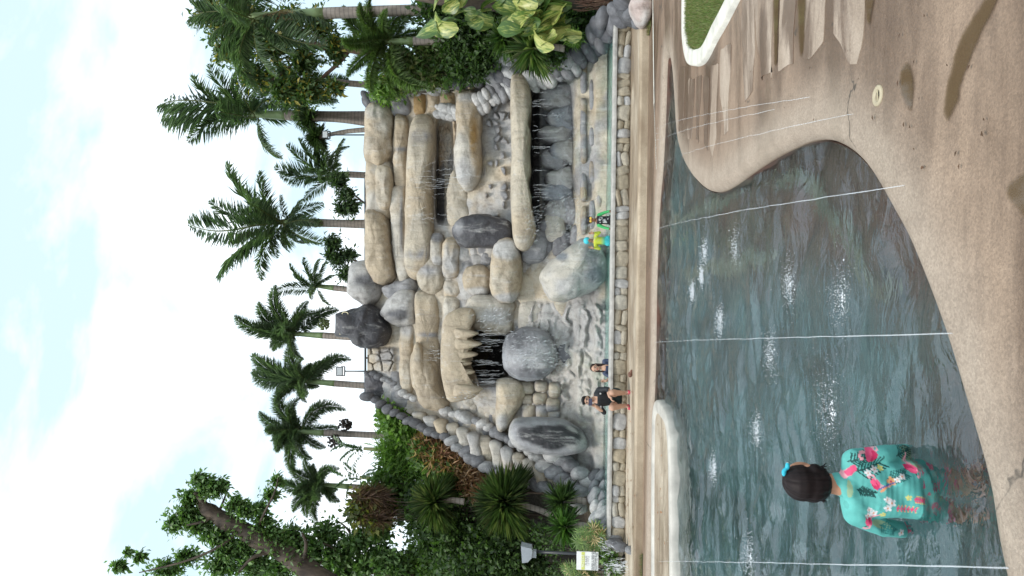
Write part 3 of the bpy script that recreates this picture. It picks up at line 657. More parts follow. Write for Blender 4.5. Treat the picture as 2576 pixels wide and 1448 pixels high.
roll2([(1040, 310), (1060, 294), (1082, 296), (1095, 318), (1097, 380), (1090, 430), (1094, 480), (1098, 560), (1096, 630), (1088, 680), (1068, 702), (1040, 702), (1024, 672), (1026, 600), (1028, 500), (1030, 400)], dep=0.85, seed=17, col=(TAN, BEIGE, 0.6), patches=[(1060, 342, 45, 14, GREY*1.1, 0.9), (1055, 640, 45, 10, GREY*1.2, 0.9)])
roll2([(1155, 245), (1172, 230), (1196, 232), (1212, 250), (1218, 300), (1214, 350), (1216, 400), (1212, 450), (1196, 474), (1176, 482), (1158, 465), (1148, 420), (1152, 340), (1150, 290)], dep=0.8, seed=18, dy=-0.1, patches=[(1185, 244, 40, 14, PALE, 0.6), (1165, 430, 26, 40, PALE, 0.6), (1190, 345, 12, 60, OCHRE*1.2, 0.7)])
roll2([(1135, 440), (1150, 432), (1175, 470), (1185, 520), (1182, 560), (1130, 562), (1126, 500)], dep=0.3, seed=19, col=(BEIGE, CREAM, 0.6))
# long scalloped ledge over the grey grotto
roll2([(1290, 205), (1306, 196), (1325, 202), (1336, 235), (1337, 280), (1328, 312), (1336, 345), (1334, 385), (1337, 430), (1330, 468), (1338, 500), (1334, 530), (1347, 565), (1348, 595), (1332, 625), (1310, 630), (1296, 610), (1290, 560), (1288, 480), (1289, 380), (1287, 280)], dep=1.0, dy=-0.35, seed=20, col=(BEIGE, TAN, 0.5), q=0.4, nseg=110, noise=0.045)
# centre stones
roll2(ell(1085, 1122, 585, 672, 2.8), (TAN, CREAM, 0.3), 0.4, -0.15, seed=21, patches=[(1103, 595, 20, 14, GREY, 0.6), (1103, 655, 20, 14, PALE, 0.6)])
roll2(ell(1055, 1125, 636, 738, 2.5), (BEIGE, TAN, 0.5), 0.62, 0.05, seed=22, patches=[(1080, 680, 40, 20, GREY*1.2, 0.8)])
roll2(ell(1115, 1162, 600, 700, 3.2), (TAN, PALE, 0.5), 0.5, -0.05, seed=23, patches=[(1135, 665, 24, 26, PALE, 0.5)])
roll2([(1050, 735), (1075, 728), (1105, 735), (1114, 780), (1112, 830), (1116, 900), (1118, 970), (1085, 985), (1062, 960), (1052, 860), (1050, 790)], (TAN, BEIGE, 0.4), 0.62, 0.1, seed=24, patches=[(1085, 842, 40, 7, GREY, 0.8)])
roll2([(1045, 880), (1062, 866), (1090, 880), (1110, 930), (1122, 985), (1136, 1010), (1124, 1028), (1090, 1028), (1062, 1012), (1046, 960), (1040, 910)], (TAN, TAN*0.9, 0.5), 0.78, -0.1, seed=25)
roll2([(1044, 870), (1056, 862), (1068, 890), (1082, 930), (1090, 980), (1076, 1005), (1056, 990), (1042, 930)], (TAN, CREAM, 0.3), 0.35, -0.65, seed=26)
roll2([(1012, 815), (1030, 808), (1046, 820), (1048, 880), (1046, 940), (1040, 985), (1020, 988), (1010, 950), (1008, 870)], (BEIGE, TAN, 0.6), 0.45, 0.1, seed=27, patches=[(1028, 828, 24, 22, PALE, 0.6)])
roll2([(1118, 748), (1140, 742), (1158, 752), (1162, 800), (1160, 850), (1140, 866), (1120, 850), (1114, 800)], (BEIGE, CREAM, 0.5), 0.4, 0.0, seed=28)
roll2(ell(1120, 1165, 700, 752, 3.5), (CREAM, TAN, 0.5), 0.35, 0.1, seed=29)
egg = roll2(ell(1235, 1313, 598, 762, 2.5, 28), (TAN, BEIGE, 0.5), 0.75, -0.35, seed=30, nseg=72, patches=[(1275, 625, 45, 28, PALE*1.1, 0.35), (1285, 748, 60, 14, PALE, 0.5)], name='rock_egg', label='egg-shaped tan stone with white ends')
roll2(ell(1165, 1240, 662, 745, 2.6), (TAN*0.95, TAN*0.8, 0.4), 0.5, -0.1, seed=31, patches=[(1205, 735, 40, 14, PALE*1.05, 0.5)])
roll2([(1180, 750), (1240, 742), (1295, 760), (1300, 800), (1290, 835), (1230, 838), (1185, 815)], (CREAM, BEIGE, 0.6), 0.55, -0.05, seed=32, patches=[(1245, 795, 60, 22, PALE*0.95, 0.7)])
for k, (x0, x1, y0, y1, c, d) in enumerate([(1150, 1190, 622, 660, PALE, .35), (1185, 1215, 618, 645, PALE, .3), (1205, 1240, 612, 640, GREY, .3), (1190, 1222, 640, 668, PALE, .3), (1215, 1242, 636, 668, GREY*1.2, .3), (1150, 1180, 655, 700, PALE, .3), (1122, 1150, 690, 722, CREAM, .3),
        (1310, 1340, 640, 690, PALE, .35), (1320, 1380, 580, 655, GREY*1.15, .5), (1375, 1420, 540, 600, CREAM, .45), (1340, 1380, 650, 690, CREAM, .3), (1300, 1365, 690, 765, BEIGE, .4), (1310, 1370, 760, 830, CREAM, .4), (1300, 1345, 820, 850, GREY, .35), (1362, 1400, 770, 830, PALE, .35),
        (1345, 1390, 600, 640, GREY, .3), (1395, 1440, 590, 640, MID*1.3, .35), (1440, 1480, 570, 612, GREY, .35), (1480, 1515, 540, 580, GREY*1.1, .3), (1450, 1480, 530, 565, PALE, .3), (1420, 1450, 500, 560, GREY, .3), (1395, 1455, 700, 790, BEIGE, .4), (1445, 1500, 770, 850, PALE*0.9, .4), (1400, 1445, 800, 870, PALE, .35), (1460, 1515, 860, 930, BLUEG, .35), (1410, 1460, 870, 912, MID, .45)]):
    mx_, my_ = (x1-x0)*0.10, (y1-y0)*0.12
    roll2(ell(x0-mx_, x1+mx_, y0-my_, y1+my_, random.uniform(2.4, 4.5), tilt=random.uniform(-.25, .25)), (np.asarray(c), np.asarray(c)*0.8, 0.5), d*(0.85 if x0 < 1290 or y1 < 660 else 0.5), 0.05, seed=40+k, nseg=36, name='rock_lump', noise=0.05, nf=2.2)
# cave brow with its row of rock teeth
roll2([(1122, 800), (1150, 778), (1185, 772), (1198, 786), (1196, 808), (1180, 822), (1168, 832), (1174, 846), (1190, 856), (1194, 866), (1178, 876), (1172, 885), (1184, 898), (1186, 906), (1168, 910), (1160, 918), (1168, 928), (1164, 934), (1156, 940), (1168, 950), (1172, 956), (1158, 966), (1168, 974), (1190, 970), (1208, 978), (1202, 992), (1180, 1000), (1140, 1006), (1126, 985), (1116, 930), (1114, 860)],
      (TAN, TAN*0.88, 0.5), 0.75, -0.75, nseg=150, noise=0.04, q=0.45, seed=81, name='cave_brow', label='tan overhanging cave brow with hanging rock teeth')
for k, (x, y, l, w) in enumerate([(1166, 838, 48, 13), (1164, 864, 62, 15), (1160, 890, 54, 13), (1156, 912, 42, 11), (1158, 934, 48, 12), (1154, 955, 48, 12), (1166, 978, 62, 15)]):
    roll2([(x-22, y-w), (x, y-w*0.95), (x+l*0.55, y-w*0.45), (x+l*0.78, y), (x+l*0.55, y+w*0.5), (x, y+w), (x-22, y+w)], (TAN, TAN*0.85, 0.5), 0.26, -1.25, nseg=34, seed=90+k, name='rock_tooth', noise=0.03)
cavb = roll2(ell(1266, 1402, 826, 952, 2.4, 28), (BLUEG*1.25, GREY*1.25, 0.5), 0.8, -0.25, seed=98, name='cave_boulder', label='blue-grey rounded boulder in the mouth of the cave', facet=0.3, patches=[(1300, 850, 40, 40, MID, 0.8), (1320, 935, 70, 18, MID*1.3, 0.7)])
roll2([(1255, 955), (1280, 948), (1310, 955), (1322, 985), (1312, 1020), (1290, 1055), (1268, 1078), (1252, 1070), (1250, 1020), (1252, 985)], (BEIGE, TAN, 0.4), 0.6, -0.2, seed=99, patches=[(1262, 1062, 18, 20, PALE*0.9, 0.6)])
for k, (x0, x1, y0, y1) in enumerate([(1305, 1345, 958, 990), (1345, 1380, 955, 985), (1380, 1412, 960, 1000), (1310, 1345, 990, 1015), (1342, 1378, 985, 1015), (1375, 1410, 1000, 1035), (1312, 1350, 1012, 1050), (1348, 1382, 1015, 1052), (1380, 1412, 1030, 1058)]):
    roll2(ell(x0, x1, y0, y1, 3.2), (BEIGE*0.92, GREY*1.2, 0.5), 0.28, -0.05, seed=110+k, nseg=36, name='rock_lump', noise=0.04)
for k in range(26):                                           # knobbly stretch left of the cave brow
    x = random.uniform(1125, 1250); y = random.uniform(1000, 1075)+(x-1125)*0.15; r = random.uniform(11, 22)
    roll2(ell(x-r, x+r, y-r*1.2, y+r*1.2, 2.3), (CREAM*0.95, GREY, 0.5), 0.22, 0.02, seed=130+k, nseg=24, name='rock_lump', noise=0.04, nf=2.5)
# grotto: tall grey leaves of rock standing under the ledge
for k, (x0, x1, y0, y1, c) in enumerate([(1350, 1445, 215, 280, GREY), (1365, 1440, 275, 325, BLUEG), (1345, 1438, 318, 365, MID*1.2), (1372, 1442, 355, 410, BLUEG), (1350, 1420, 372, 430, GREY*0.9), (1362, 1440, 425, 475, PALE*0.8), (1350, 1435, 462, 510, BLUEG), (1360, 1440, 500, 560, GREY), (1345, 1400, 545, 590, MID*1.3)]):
    roll2([(x0+8, (y0+y1)/2), (x0+22, y0+8), (x0+50, y0), (x1, y0-4), (x1+4, y1+4), (x0+50, y1), (x0+20, y1-8)], (np.asarray(c)*1.2, PALE*0.85, 0.55), 0.4, 0.1, seed=170+k, name='rock_leaf', noise=0.07, nf=1.8, patches=[(x0+4, (y0+y1)/2, 16, 14, DARK*2.4, 0.8)])  # dark tops: shade from the ledge above put into the rock colour
# flat stones set along the foot
for k in range(18):
    x = random.choice([1468, 1490, 1508]); y = 150+k*24+random.uniform(-8, 8); w = random.uniform(20, 44)
    roll2(ell(x-8, x+9, y-w, y+w, 3.5), (GREY*1.1, TAN*0.8, 0.45), 0.20, -0.30, seed=200+k, nseg=30, name='rock_lump', noise=0.03)
# tan block wall between the two right-hand borders, and the flagged corner top left
for k, (x0, x1, y0, y1) in enumerate([(1042, 1075, 236, 290), (1076, 1110, 238, 288), (1110, 1150, 236, 282), (1150, 1176, 216, 236), (1178, 1200, 205, 232), (930, 985, 232, 262), (988, 1040, 236, 292)]):
    roll2(ell(x0, x1, y0, y1, 6), (TAN*0.95 if k < 5 else GREY, OCHRE if k < 5 else CREAM, 0.6), 0.3, 0.0, seed=230+k, nseg=40, name='rock_block', noise=0.05)
for k in range(8):
    x0 = 928+ (k//3)*22; y0 = 874+(k % 3)*20
    roll2(ell(x0, x0+21, y0, y0+19, 6), (BEIGE, TAN, 0.5), 0.16, 0.03, seed=240+k, nseg=28, name='rock_block', noise=0.02)
roll2([(922, 942), (935, 938), (975, 950), (988, 985), (985, 1008), (925, 1004)], (DARK*2.0, MID*0.7, 0.5), 0.3, 0.05, seed=250, name='rock_block', mat=M_WETROCK)
roll2([(985, 930), (1010, 935), (1040, 985), (1042, 1030), (1015, 1040), (988, 1010)], (GREY, MID, 0.6), 0.3, 0.1, seed=251, name='rock_block')

# ------------------------------------------------------------------ big free-standing boulders
def boulder(pts, dep, Y, col, label, seed, patches=(), back=None, **kw):
    o = pillow('boulder', pts, Y, dep, None, col, kw.pop('noise', 0.10), kw.pop('nf', 1.1), back, kw.pop('q', 0.5), 80, 12, seed, patches=patches, facet=kw.pop('facet', 0.5), **kw)
    tag(o, label, 'boulder', 'big boulders of the waterfall'); return o
boulder([(882, 690), (890, 664), (915, 652), (950, 660), (965, 690), (966, 725), (955, 752), (935, 768), (915, 760), (893, 745), (880, 730)], 0.8, 21.1, (PALE, GREY, 0.4), 'white and grey streaked boulder on the crest beside the charcoal boulder', 301, [(920, 705, 40, 20, MID, 0.7)], 0.8)
drk = boulder([(856, 795), (866, 786), (900, 776), (925, 768), (945, 774), (968, 800), (985, 828), (978, 850), (958, 868), (930, 874), (905, 868), (888, 850), (868, 845), (855, 838)], 0.85, 20.7, (DARK*1.5, MID*0.55, 0.45), 'charcoal boulder standing highest on the crest', 302, back=0.8, mat=M_WETROCK, facet=0.6)
boulder([(962, 790), (975, 762), (1000, 735), (1025, 725), (1048, 740), (1052, 775), (1045, 808), (1018, 816), (990, 812)], 0.6, 20.45, (PALE, MID, 0.55), 'grey and white split boulder just below the charcoal boulder', 303, [(1010, 790, 22, 26, MID*0.8, 0.5), (985, 790, 20, 10, MID, 0.6)])
boulder([(965, 725), (985, 712), (1010, 705), (1045, 700), (1052, 728), (1020, 745), (985, 750)], 0.5, 20.6, (GREY*1.15, PALE, 0.5), 'pale grey boulder wedged under the crest rolls', 304)
boulder([(1142, 575), (1158, 552), (1185, 545), (1240, 548), (1282, 560), (1287, 600), (1275, 618), (1220, 624), (1170, 622), (1150, 606)], 0.55, 19.1, (DARK*1.6, MID*0.6, 0.4), 'flat-faced charcoal boulder above the end of the long ledge', 305, [(1152, 570, 16, 24, GREY, 0.8)], mat=M_WETROCK, q=0.3, facet=0.25)
boulder([(1366, 700), (1378, 670), (1410, 640), (1440, 618), (1475, 610), (1505, 625), (1522, 660), (1522, 700), (1500, 725), (1460, 745), (1420, 756), (1385, 745)], 1.0, 17.6, (PALE, CREAM, 0.5), 'largest white boulder at the edge of the basin', 306, [(1490, 640, 32, 34, GREY, 0.7), (1495, 690, 36, 40, BLUEG*0.9, 0.7), (1415, 645, 20, 12, BLUEG, 0.6)])
boulder([(1282, 1085), (1292, 1055), (1330, 1050), (1380, 1048), (1430, 1060), (1468, 1090), (1478, 1115), (1460, 1130), (1410, 1138), (1350, 1132), (1300, 1118)], 0.7, 18.0, (GREY*1.15, PALE, 0.4), 'tall grey boulder with a black painted face beside the stone-edged steps', 307, [(1385, 1098, 88, 33, DARK*0.9, 0.16)], q=0.45, facet=0.15, noise=0.06)
# faded painted marks near the top of the charcoal boulder
def text(name, body, size, loc, rot, mat, parent=None, align='CENTER'):
    cu = bpy.data.curves.new(name, 'FONT'); cu.body = body; cu.size = size; cu.align_x = align; cu.align_y = 'CENTER'; cu.extrude = 0.002
    ob = bpy.data.objects.new(name, cu); COL.objects.link(ob); dg = bpy.context.evaluated_depsgraph_get(); me = bpy.data.meshes.new_from_object(ob.evaluated_get(dg)); bpy.data.objects.remove(ob)
    me.name = name; me.materials.clear()
    return link(name, me, mat, parent, loc, rot)
text('painted_mark', '1 95 0', 0.30, P(866, 815, 20.05), (math.radians(84), math.radians(6), 0), plain('faded_yellow_paint', (0.55, 0.50, 0.33), 0.7, var=0.3), drk)

# ------------------------------------------------------------------ borders of overlapping stones
ST = {'g': raw_stone_meshes(M_GREYSTONE, 6, 0.9, 0.20, 50), 'd': raw_stone_meshes(M_DARKSTONE, 4, 0.9, 0.20, 60), 'p': raw_stone_meshes(M_PALESTONE, 4, 0.9, 0.20, 70)}
def border(px, size, label, kinds, Yoff=0.0, step=0.62, rows=1, spread=0.0, Yfix=None, tilt=0.5):
    """px: (x, y) way points; size: picture size of a stone at start and end"""
    pts = np.array(px, float); seg = np.hypot(*np.diff(pts, axis=0).T); cum = np.concatenate([[0], np.cumsum(seg)]); tot = cum[-1]
    c = P(pts[0, 0], pts[0, 1], wallY(pts[0, 0]))
    th = thing('stone_border', c); tag(th, label, 'stone border', 'stone borders')
    s = 0.0; k = 0
    while s < tot:
        f = s/tot; x = np.interp(s, cum, pts[:, 0]); y = np.interp(s, cum, pts[:, 1]); sz = size[0]+(size[1]-size[0])*f
        Yc = (wallY(x) if Yfix is None else np.interp(f, np.linspace(0, 1, len(Yfix)), Yfix))+Yoff
        i = min(np.searchsorted(cum, s, 'right')-1, len(seg)-1); dx, dy = (pts[i+1]-pts[i])/seg[i]; ang = math.atan2(dx, dy)
        for r in range(rows):
            o = (r-(rows-1)/2)*spread; r_ = sz*PX(Yc)/2*random.uniform(0.7, 1.05)
            p = P(x+o*dy+random.uniform(-3, 3), y-o*dx+random.uniform(-3, 3), Yc-0.08*r+random.uniform(-.05, .05))
            kk = kinds[min(int(f*len(kinds)), len(kinds)-1)]
            kk = random.choice(kk)
            link('stone', random.choice(ST[kk]), None, th, p, (random.uniform(-.4, .4), ang+tilt+random.uniform(-.3, .3), random.uniform(-.5, .5)), (r_*1.15, r_*random.uniform(0.8, 1.1), r_*random.uniform(0.62, 0.8)))
        s += sz*step*0.9; k += 1
    return th
border([(925, 1000), (950, 1010), (985, 1035), (1030, 1060), (1080, 1082), (1130, 1105), (1185, 1150), (1240, 1185), (1300, 1205), (1370, 1225), (1430, 1255), (1470, 1290)], (34, 44), 'outer left border of dark round stones climbing to the crest', ['d', 'd', 'dg', 'g', 'pg', 'g', 'pg'], -0.62)
border([(924, 938), (950, 944), (985, 958), (1015, 985), (1045, 1005)], (26, 30), 'short dark stone border beside the flagged corner of the crest', ['d', 'dg', 'g', 'p'], -0.3)
border([(1120, 1035), (1165, 1045), (1210, 1062), (1250, 1090), (1290, 1105), (1340, 1142), (1380, 1165)], (36, 34), 'inner left border of grey stones above the black-faced boulder', ['p', 'pg', 'g', 'pg'], -0.4)
border([(1385, 1158), (1410, 1175), (1440, 1195), (1465, 1215), (1490, 1235)], (52, 56), 'fan of large grey stones at the foot of the left steps', ['pg', 'g', 'pg'], -0.75, rows=2, spread=34, step=0.55)
border([(1505, 1200), (1505, 1240), (1505, 1290), (1512, 1335), (1535, 1365)], (44, 44), 'low grey stone edge along the left end of the basin', ['g', 'p', 'g'], 0, Yfix=[17.6, 16.8, 16.0, 15.5, 15.1], rows=2, spread=22)
border([(1545, 1368), (1570, 1380), (1598, 1388)], (40, 34), 'dark stone edge stepping down to the left end of the terrace', ['d', 'd', 'g'], 0, Yfix=[14.9, 14.2, 13.5])
border([(922, 250), (955, 240), (990, 226), (1040, 218), (1090, 212), (1140, 204), (1190, 196), (1230, 188), (1262, 176)], (36, 44), 'outer right border of white-faced grey stones below the shrubs', ['d', 'g', 'p', 'p', 'g', 'g'], -0.4, rows=2, spread=20)
border([(1235, 180), (1262, 172), (1290, 166), (1318, 158)], (62, 58), 'overlapping scale-like dark grey stones beside the fan palm', ['gd', 'g', 'gd'], -0.7, rows=2, spread=34, step=0.4)
border([(1105, 278), (1125, 282), (1150, 286), (1165, 282)], (34, 38), 'short pale stone border beside the ribbed wall', ['p', 'p', 'p'], -0.45, rows=2, spread=18, step=0.5)
border([(1205, 262), (1225, 252), (1248, 236), (1272, 222), (1290, 214)], (34, 38), 'cluster of white and grey stones above the long ledge', ['p', 'g', 'pg'], -0.6, rows=2, spread=22, step=0.5)
border([(1340, 205), (1365, 196), (1395, 182), (1425, 168), (1455, 146), (1485, 122), (1505, 100), (1515, 80)], (46, 62), 'lower right border of big white-edged stones', ['p', 'g', 'g', 'gd', 'd'], -0.7, rows=2, spread=18, step=0.5)
border([(1500, 92), (1520, 70), (1530, 48), (1555, 34), (1580, 26)], (60, 50), 'dark rounded stones at the right end of the basin', ['d', 'd', 'gd', 'd'], 0, Yfix=[16.6, 15.8, 15.2, 14.6, 14.0], rows=2, spread=26, step=0.5)
border([(1590, 40), (1615, 56), (1640, 80)], (44, 34), 'dark stones stepping down to the right end of the terrace', ['d', 'gd', 'p'], 0, Yfix=[13.9, 13.4, 12.9])
# slabs of the left-hand steps, between the two borders
st = thing('stepped_channel', P(1440, 1230, 18.3)); tag(st, 'stepped channel of beige stone slabs between the left stone borders', 'steps')
for k, f in enumerate(np.linspace(0, 1, 15)):
    x = 1055+f*385; ya = np.interp(x, [1050, 1130, 1250, 1340, 1440], [1035, 1062, 1110, 1160, 1215]); yb = np.interp(x, [1050, 1130, 1250, 1340, 1440], [1075, 1102, 1185, 1215, 1262])
    h = 15
    pillow('slab', [(x-h, ya), (x-h+6, (ya+yb)/2), (x-h+10, yb), (x+h+10, yb+8), (x+h+4, (ya+yb)/2), (x+h, ya)], wallY(x)-0.30-0.02*(k % 2), 0.22+0.08*(k % 3), st, ((BEIGE, CREAM, TAN)[k % 3], PALE, 0.5), 0.04, 2.0, q=0.35, nseg=36, K=6, seed=400+k)
# pale river boulder on the verge
o = pillow('boulder', [(1582, 20), (1592, -4), (1612, -14), (1632, -4), (1640, 25), (1634, 54), (1618, 68), (1598, 58)], 12.9, 0.35, None, (np.array((0.50, 0.40, 0.36)), np.array((0.62, 0.60, 0.58)), 0.7), 0.03, 2.0, 0.35, 0.5, 56, 10, 411)
tag(o, 'smooth pinkish river boulder on the grass verge at the terrace end', 'boulder')
# ------------------------------------------------------------------ foliage builders
GREENS = [(0.045, 0.085, 0.022), (0.065, 0.115, 0.03), (0.035, 0.065, 0.022), (0.085, 0.135, 0.04)]
def kites(base, tip, nrm, width, fold=0.15, bend=0.0):
    """leaf blades: arrays of base and tip points, a face normal each and a width; 4 points, 2 triangles per leaf"""
    d = tip-base; l = np.linalg.norm(d, axis=1)[:, None]+1e-9; u = d/l
    s = np.cross(u, nrm); s /= np.linalg.norm(s, axis=1)[:, None]+1e-9; n2 = np.cross(s, u)
    w = np.asarray(width).reshape(-1, 1)/2; mid = base+d*0.45+n2*(fold*w+bend*l)
    V = np.stack([base, mid+s*w, tip, mid-s*w], 1).reshape(-1, 3); k = len(base); o = np.arange(k)[:, None]*4
    F = np.concatenate([o+np.array([[0, 1, 2]]), o+np.array([[0, 2, 3]])], 1).reshape(-1, 3)
    return V, F
def leafcol(k, cols, var=0.3, r=None):
    r = r or rng; c = 1.3*np.array(cols)[r.integers(0, len(cols), k)]*r.uniform(1-var, 1+var, (k, 1)); return np.repeat(c, 4, 0)
def cat(parts):
    V = []; F = []; C = []; o = 0
    for v, f, c in parts: V.append(v); F.append(f+o); C.append(c); o += len(v)
    return np.concatenate(V), np.concatenate(F), np.concatenate(C)
def unit(v): return v/(np.linalg.norm(v, axis=-1, keepdims=True)+1e-9)

def frond_mesh(style, bulge, seed, cols, n=60, ll=0.30, lw=0.022, droop=0.35):
    """a frond of unit chord along +X, arched up by bulge; leaflets in two rows (feather) or all round (foxtail)"""
    r = np.random.default_rng(seed); t = np.linspace(0.10, 1.0, n)
    cx = lambda t: np.column_stack([t, 0.03*np.sin(t*5+seed), bulge*4*t*(1-t)*(0.7+0.6*t)-0.10*t**4+0.05*t])
    parts = []; p = cx(t); tg = unit(np.gradient(p, axis=0)); env = np.sin(np.clip(t*1.02, 0, 1)*math.pi)**0.45*(1-0.35*t)
    sets = [(-1, 0), (1, 0)] if style == 'feather' else [(math.cos(a), math.sin(a)) for a in np.linspace(0, 2*math.pi, 7, endpoint=False)]
    for (sy, sz) in sets:
        k = n; jit = r.uniform(-0.15, 0.15, (k, 3))
        d = tg*r.uniform(0.5, 0.9, (k, 1))+np.array([0, 1, 0])*sy+np.array([0, 0, 1])*(sz if style != 'feather' else r.uniform(-0.25, 0.35, (k, 1)))+jit
        d = unit(d); L_ = (ll*env*r.uniform(0.8, 1.15, k))[:, None]
        b = p+r.uniform(-0.006, 0.006, (k, 3)); tip = b+d*L_; tip[:, 2] -= droop*L_[:, 0]*r.uniform(0.5, 1.3, k)
        nn = np.repeat(np.array([[0, 0.1*sy, 1.0]]), k, 0)+r.uniform(-0.5, 0.5, (k, 3))
        V, F = kites(b, tip, nn, lw*r.uniform(0.7, 1.2, k), 0.2, 0.06); parts.append((V, F, leafcol(k, cols, 0.35, r)))
    V, Fq = tube(cx(np.linspace(0, 1, 12)), np.linspace(0.012, 0.003, 12), 5, False); Fq = np.array([f for q in Fq for f in ((q[0], q[1], q[2]), (q[0], q[2], q[3]))])
    parts.append((V, Fq, np.repeat([[0.16, 0.18, 0.07]], len(V), 0)))
    V, F, C = cat(parts); me = mesh_np('frond', V, F, C, False); me.materials.append(M_LEAF); return me
FEA = [(0.065, 0.105, 0.055), (0.09, 0.135, 0.07), (0.12, 0.165, 0.095), (0.05, 0.08, 0.045)]  # FEA and FOX lightened and cooled: sky flare put into the leaf colour
FOX = [(0.075, 0.115, 0.065), (0.105, 0.15, 0.085), (0.14, 0.185, 0.115), (0.06, 0.09, 0.055)]
FOXL = [(0.085, 0.135, 0.045), (0.11, 0.165, 0.05), (0.065, 0.105, 0.04), (0.13, 0.18, 0.075)]
FR = {('feather', i): frond_mesh('feather', b, 500+i, FEA, 92, 0.31, 0.017, 0.5) for i, b in enumerate((0.03, 0.09, 0.15, 0.22))}
FR.update({('fox', i): frond_mesh('fox', b, 520+i, FOX, 84, 0.26, 0.012, 0.10) for i, b in enumerate((0.03, 0.09, 0.15, 0.22))})
FR.update({('foxl', i): frond_mesh('fox', b, 540+i, FOXL, 110, 0.21, 0.014, 0.18) for i, b in enumerate((0.03, 0.09, 0.15, 0.22))})
FR.update({('areca', i): frond_mesh('feather', b, 560+i, [(0.06, 0.12, 0.03), (0.08, 0.15, 0.04), (0.045, 0.09, 0.025)], 30, 0.34, 0.05, 0.3) for i, b in enumerate((0.05, 0.12, 0.18, 0.25))})
FR.update({('dry', i): frond_mesh('feather', b, 580+i, [(0.22, 0.12, 0.06), (0.28, 0.17, 0.09), (0.17, 0.10, 0.06)], 40, 0.13, 0.02, 0.9) for i, b in enumerate((0.02, 0.05, 0.1, 0.2))})
def put_frond(style, i, a, b, parent, width=1.0):
    a = Vector(a); b = Vector(b); ch = b-a; l = ch.length; x = ch.normalized(); up = Vector((0, 0, 1)); y = up.cross(x)
    if y.length < 0.15: y = Vector((random.uniform(-1, 1), -1, 0)).cross(x)
    y.normalize(); z = x.cross(y); rollq = Matrix.Rotation(random.uniform(-0.35, 0.35), 3, 'X')
    rot = (Matrix((x, y, z)).transposed() @ rollq).to_euler()
    return link('frond', FR[(style, i)], None, parent, a, rot, (l, l*width, l))
def palm(base, crown, Y, tw, style, tips, label, extra=5, shaft=0.9, group='palms along the crest', name='palm_tree', trunk_m=None, cat_='palm tree', width=1.0, dry=0, seed=0):
    random.seed(seed or int(base[1])+int(base[0])); width = 1.3 if style == 'fox' else width
    B = P(base[0], base[1], Y); C = P(crown[0], crown[1], Y); B.z = min(B.z, hz_at(B.x, B.y))-0.05; H = (C-B).length
    th = thing(name, B); tag(th, label, cat_, group)
    r = tw*PX(Y)/2*0.86; n = 14; f = np.linspace(0, 1, n); path = [np.array(B)*(1-t)+np.array(C)*t+np.array([0.04*math.sin(t*3+Y), 0, 0]) for t in f]
    n = 30; f = np.linspace(0, 1, n); path = [np.array(B)*(1-t)+np.array(C)*t+np.array([0.04*math.sin(t*3+Y), 0, 0]) for t in f]; ks = max(3, min(n-2, int(n*(1-shaft/max(H, .1)))))
    V, F = tube(path[:ks], [r*(1.15-0.25*t+0.05*math.sin(t*9)) for t in f[:ks]], 12); trk = build('trunk', V, F, trunk_m or M_PALMTRUNK, th)
    V, F = tube(path[ks-1:]+[np.array(C)+np.array([0, 0, 0.25])], list(np.linspace(r*1.0, r*0.6, n-ks+1))+[r*0.25], 12); build('crownshaft', V, F, M_GREENSHAFT, trk)
    for k, tp in enumerate(tips):
        d = tp[2] if len(tp) > 2 else random.uniform(-0.6, 0.6); e = P(tp[0], tp[1], Y+d)
        if style == 'fox': e = C+(e-C)*1.08
        put_frond(style, random.choice((0, 1, 2, 3)) if tp[0] > crown[0]-60 else random.choice((0, 1, 1)), C+Vector((0, 0, random.uniform(-0.1, 0.2))), e, th, width)
    Lm = np.mean([(P(t[0], t[1], Y)-C).length for t in tips])
    for k in range(extra):                                   # fronds towards and away from the viewer
        a = random.choice((-1, 1))*random.uniform(0.5, 1.4); s = random.uniform(-1, 1)
        e = C+Vector((s*0.5, a*0.8, random.uniform(-0.35, 0.75)))*Lm
        put_frond(style, random.choice((1, 2)), C, e, th, width)
    for k in range(dry):
        put_frond('dry', 1, C+Vector((0, -0.1, -0.2)), C+Vector((random.uniform(-.5, .5), -0.3, -random.uniform(0.8, 1.3))), th)
    return th
palm((932, 292), (645, 290), 23.2, 32, 'feather', [(392, 258), (400, 292), (470, 352), (478, 195), (520, 165), (560, 225), (500, 250), (600, 170), (690, 205), (705, 398, -0.5), (730, 260), (560, 300)], 'tall palm with upswept fronds and long brown trunk at right end of crest', 5, 0.9, seed=3)
palm((1010, 22), (640, 42), 18.5, 34, 'feather', [(468, 45), (470, 5), (545, 150), (690, 195), (820, 120), (640, 235), (590, -60), (750, -70), (740, 140), (840, 60), (520, 100)], 'tall green-shafted palm nearest the frame edge above the foxtail palm', 5, 1.7, dry=3, seed=5)
palm((930, 440), (838, 440), 23.4, 20, 'feather', [(690, 425), (715, 368), (745, 350), (788, 372), (832, 388), (878, 365), (860, 345), (760, 505), (700, 440), (800, 340), (820, 330)], 'windblown palm with its fronds swept aside behind the crest rail', 4, 0.5, seed=8)
palm((930, 560), (720, 560), 23.0, 25, 'feather', [(466, 566), (525, 512), (563, 412), (647, 430), (700, 490), (812, 505), (538, 690), (650, 705), (694, 650), (808, 618), (726, 635), (600, 480), (600, 640), (760, 500), (780, 610), (800, 560)], 'star-shaped palm standing alone against the blue sky', 4, 0.7, seed=9)
palm((890, 735), (800, 722), 23.2, 18, 'feather', [(725, 664), (818, 655), (760, 648), (690, 735), (735, 690), (838, 690), (800, 650), (830, 770)], 'short dark palm behind the white crest boulder', 4, 0.5, seed=11)
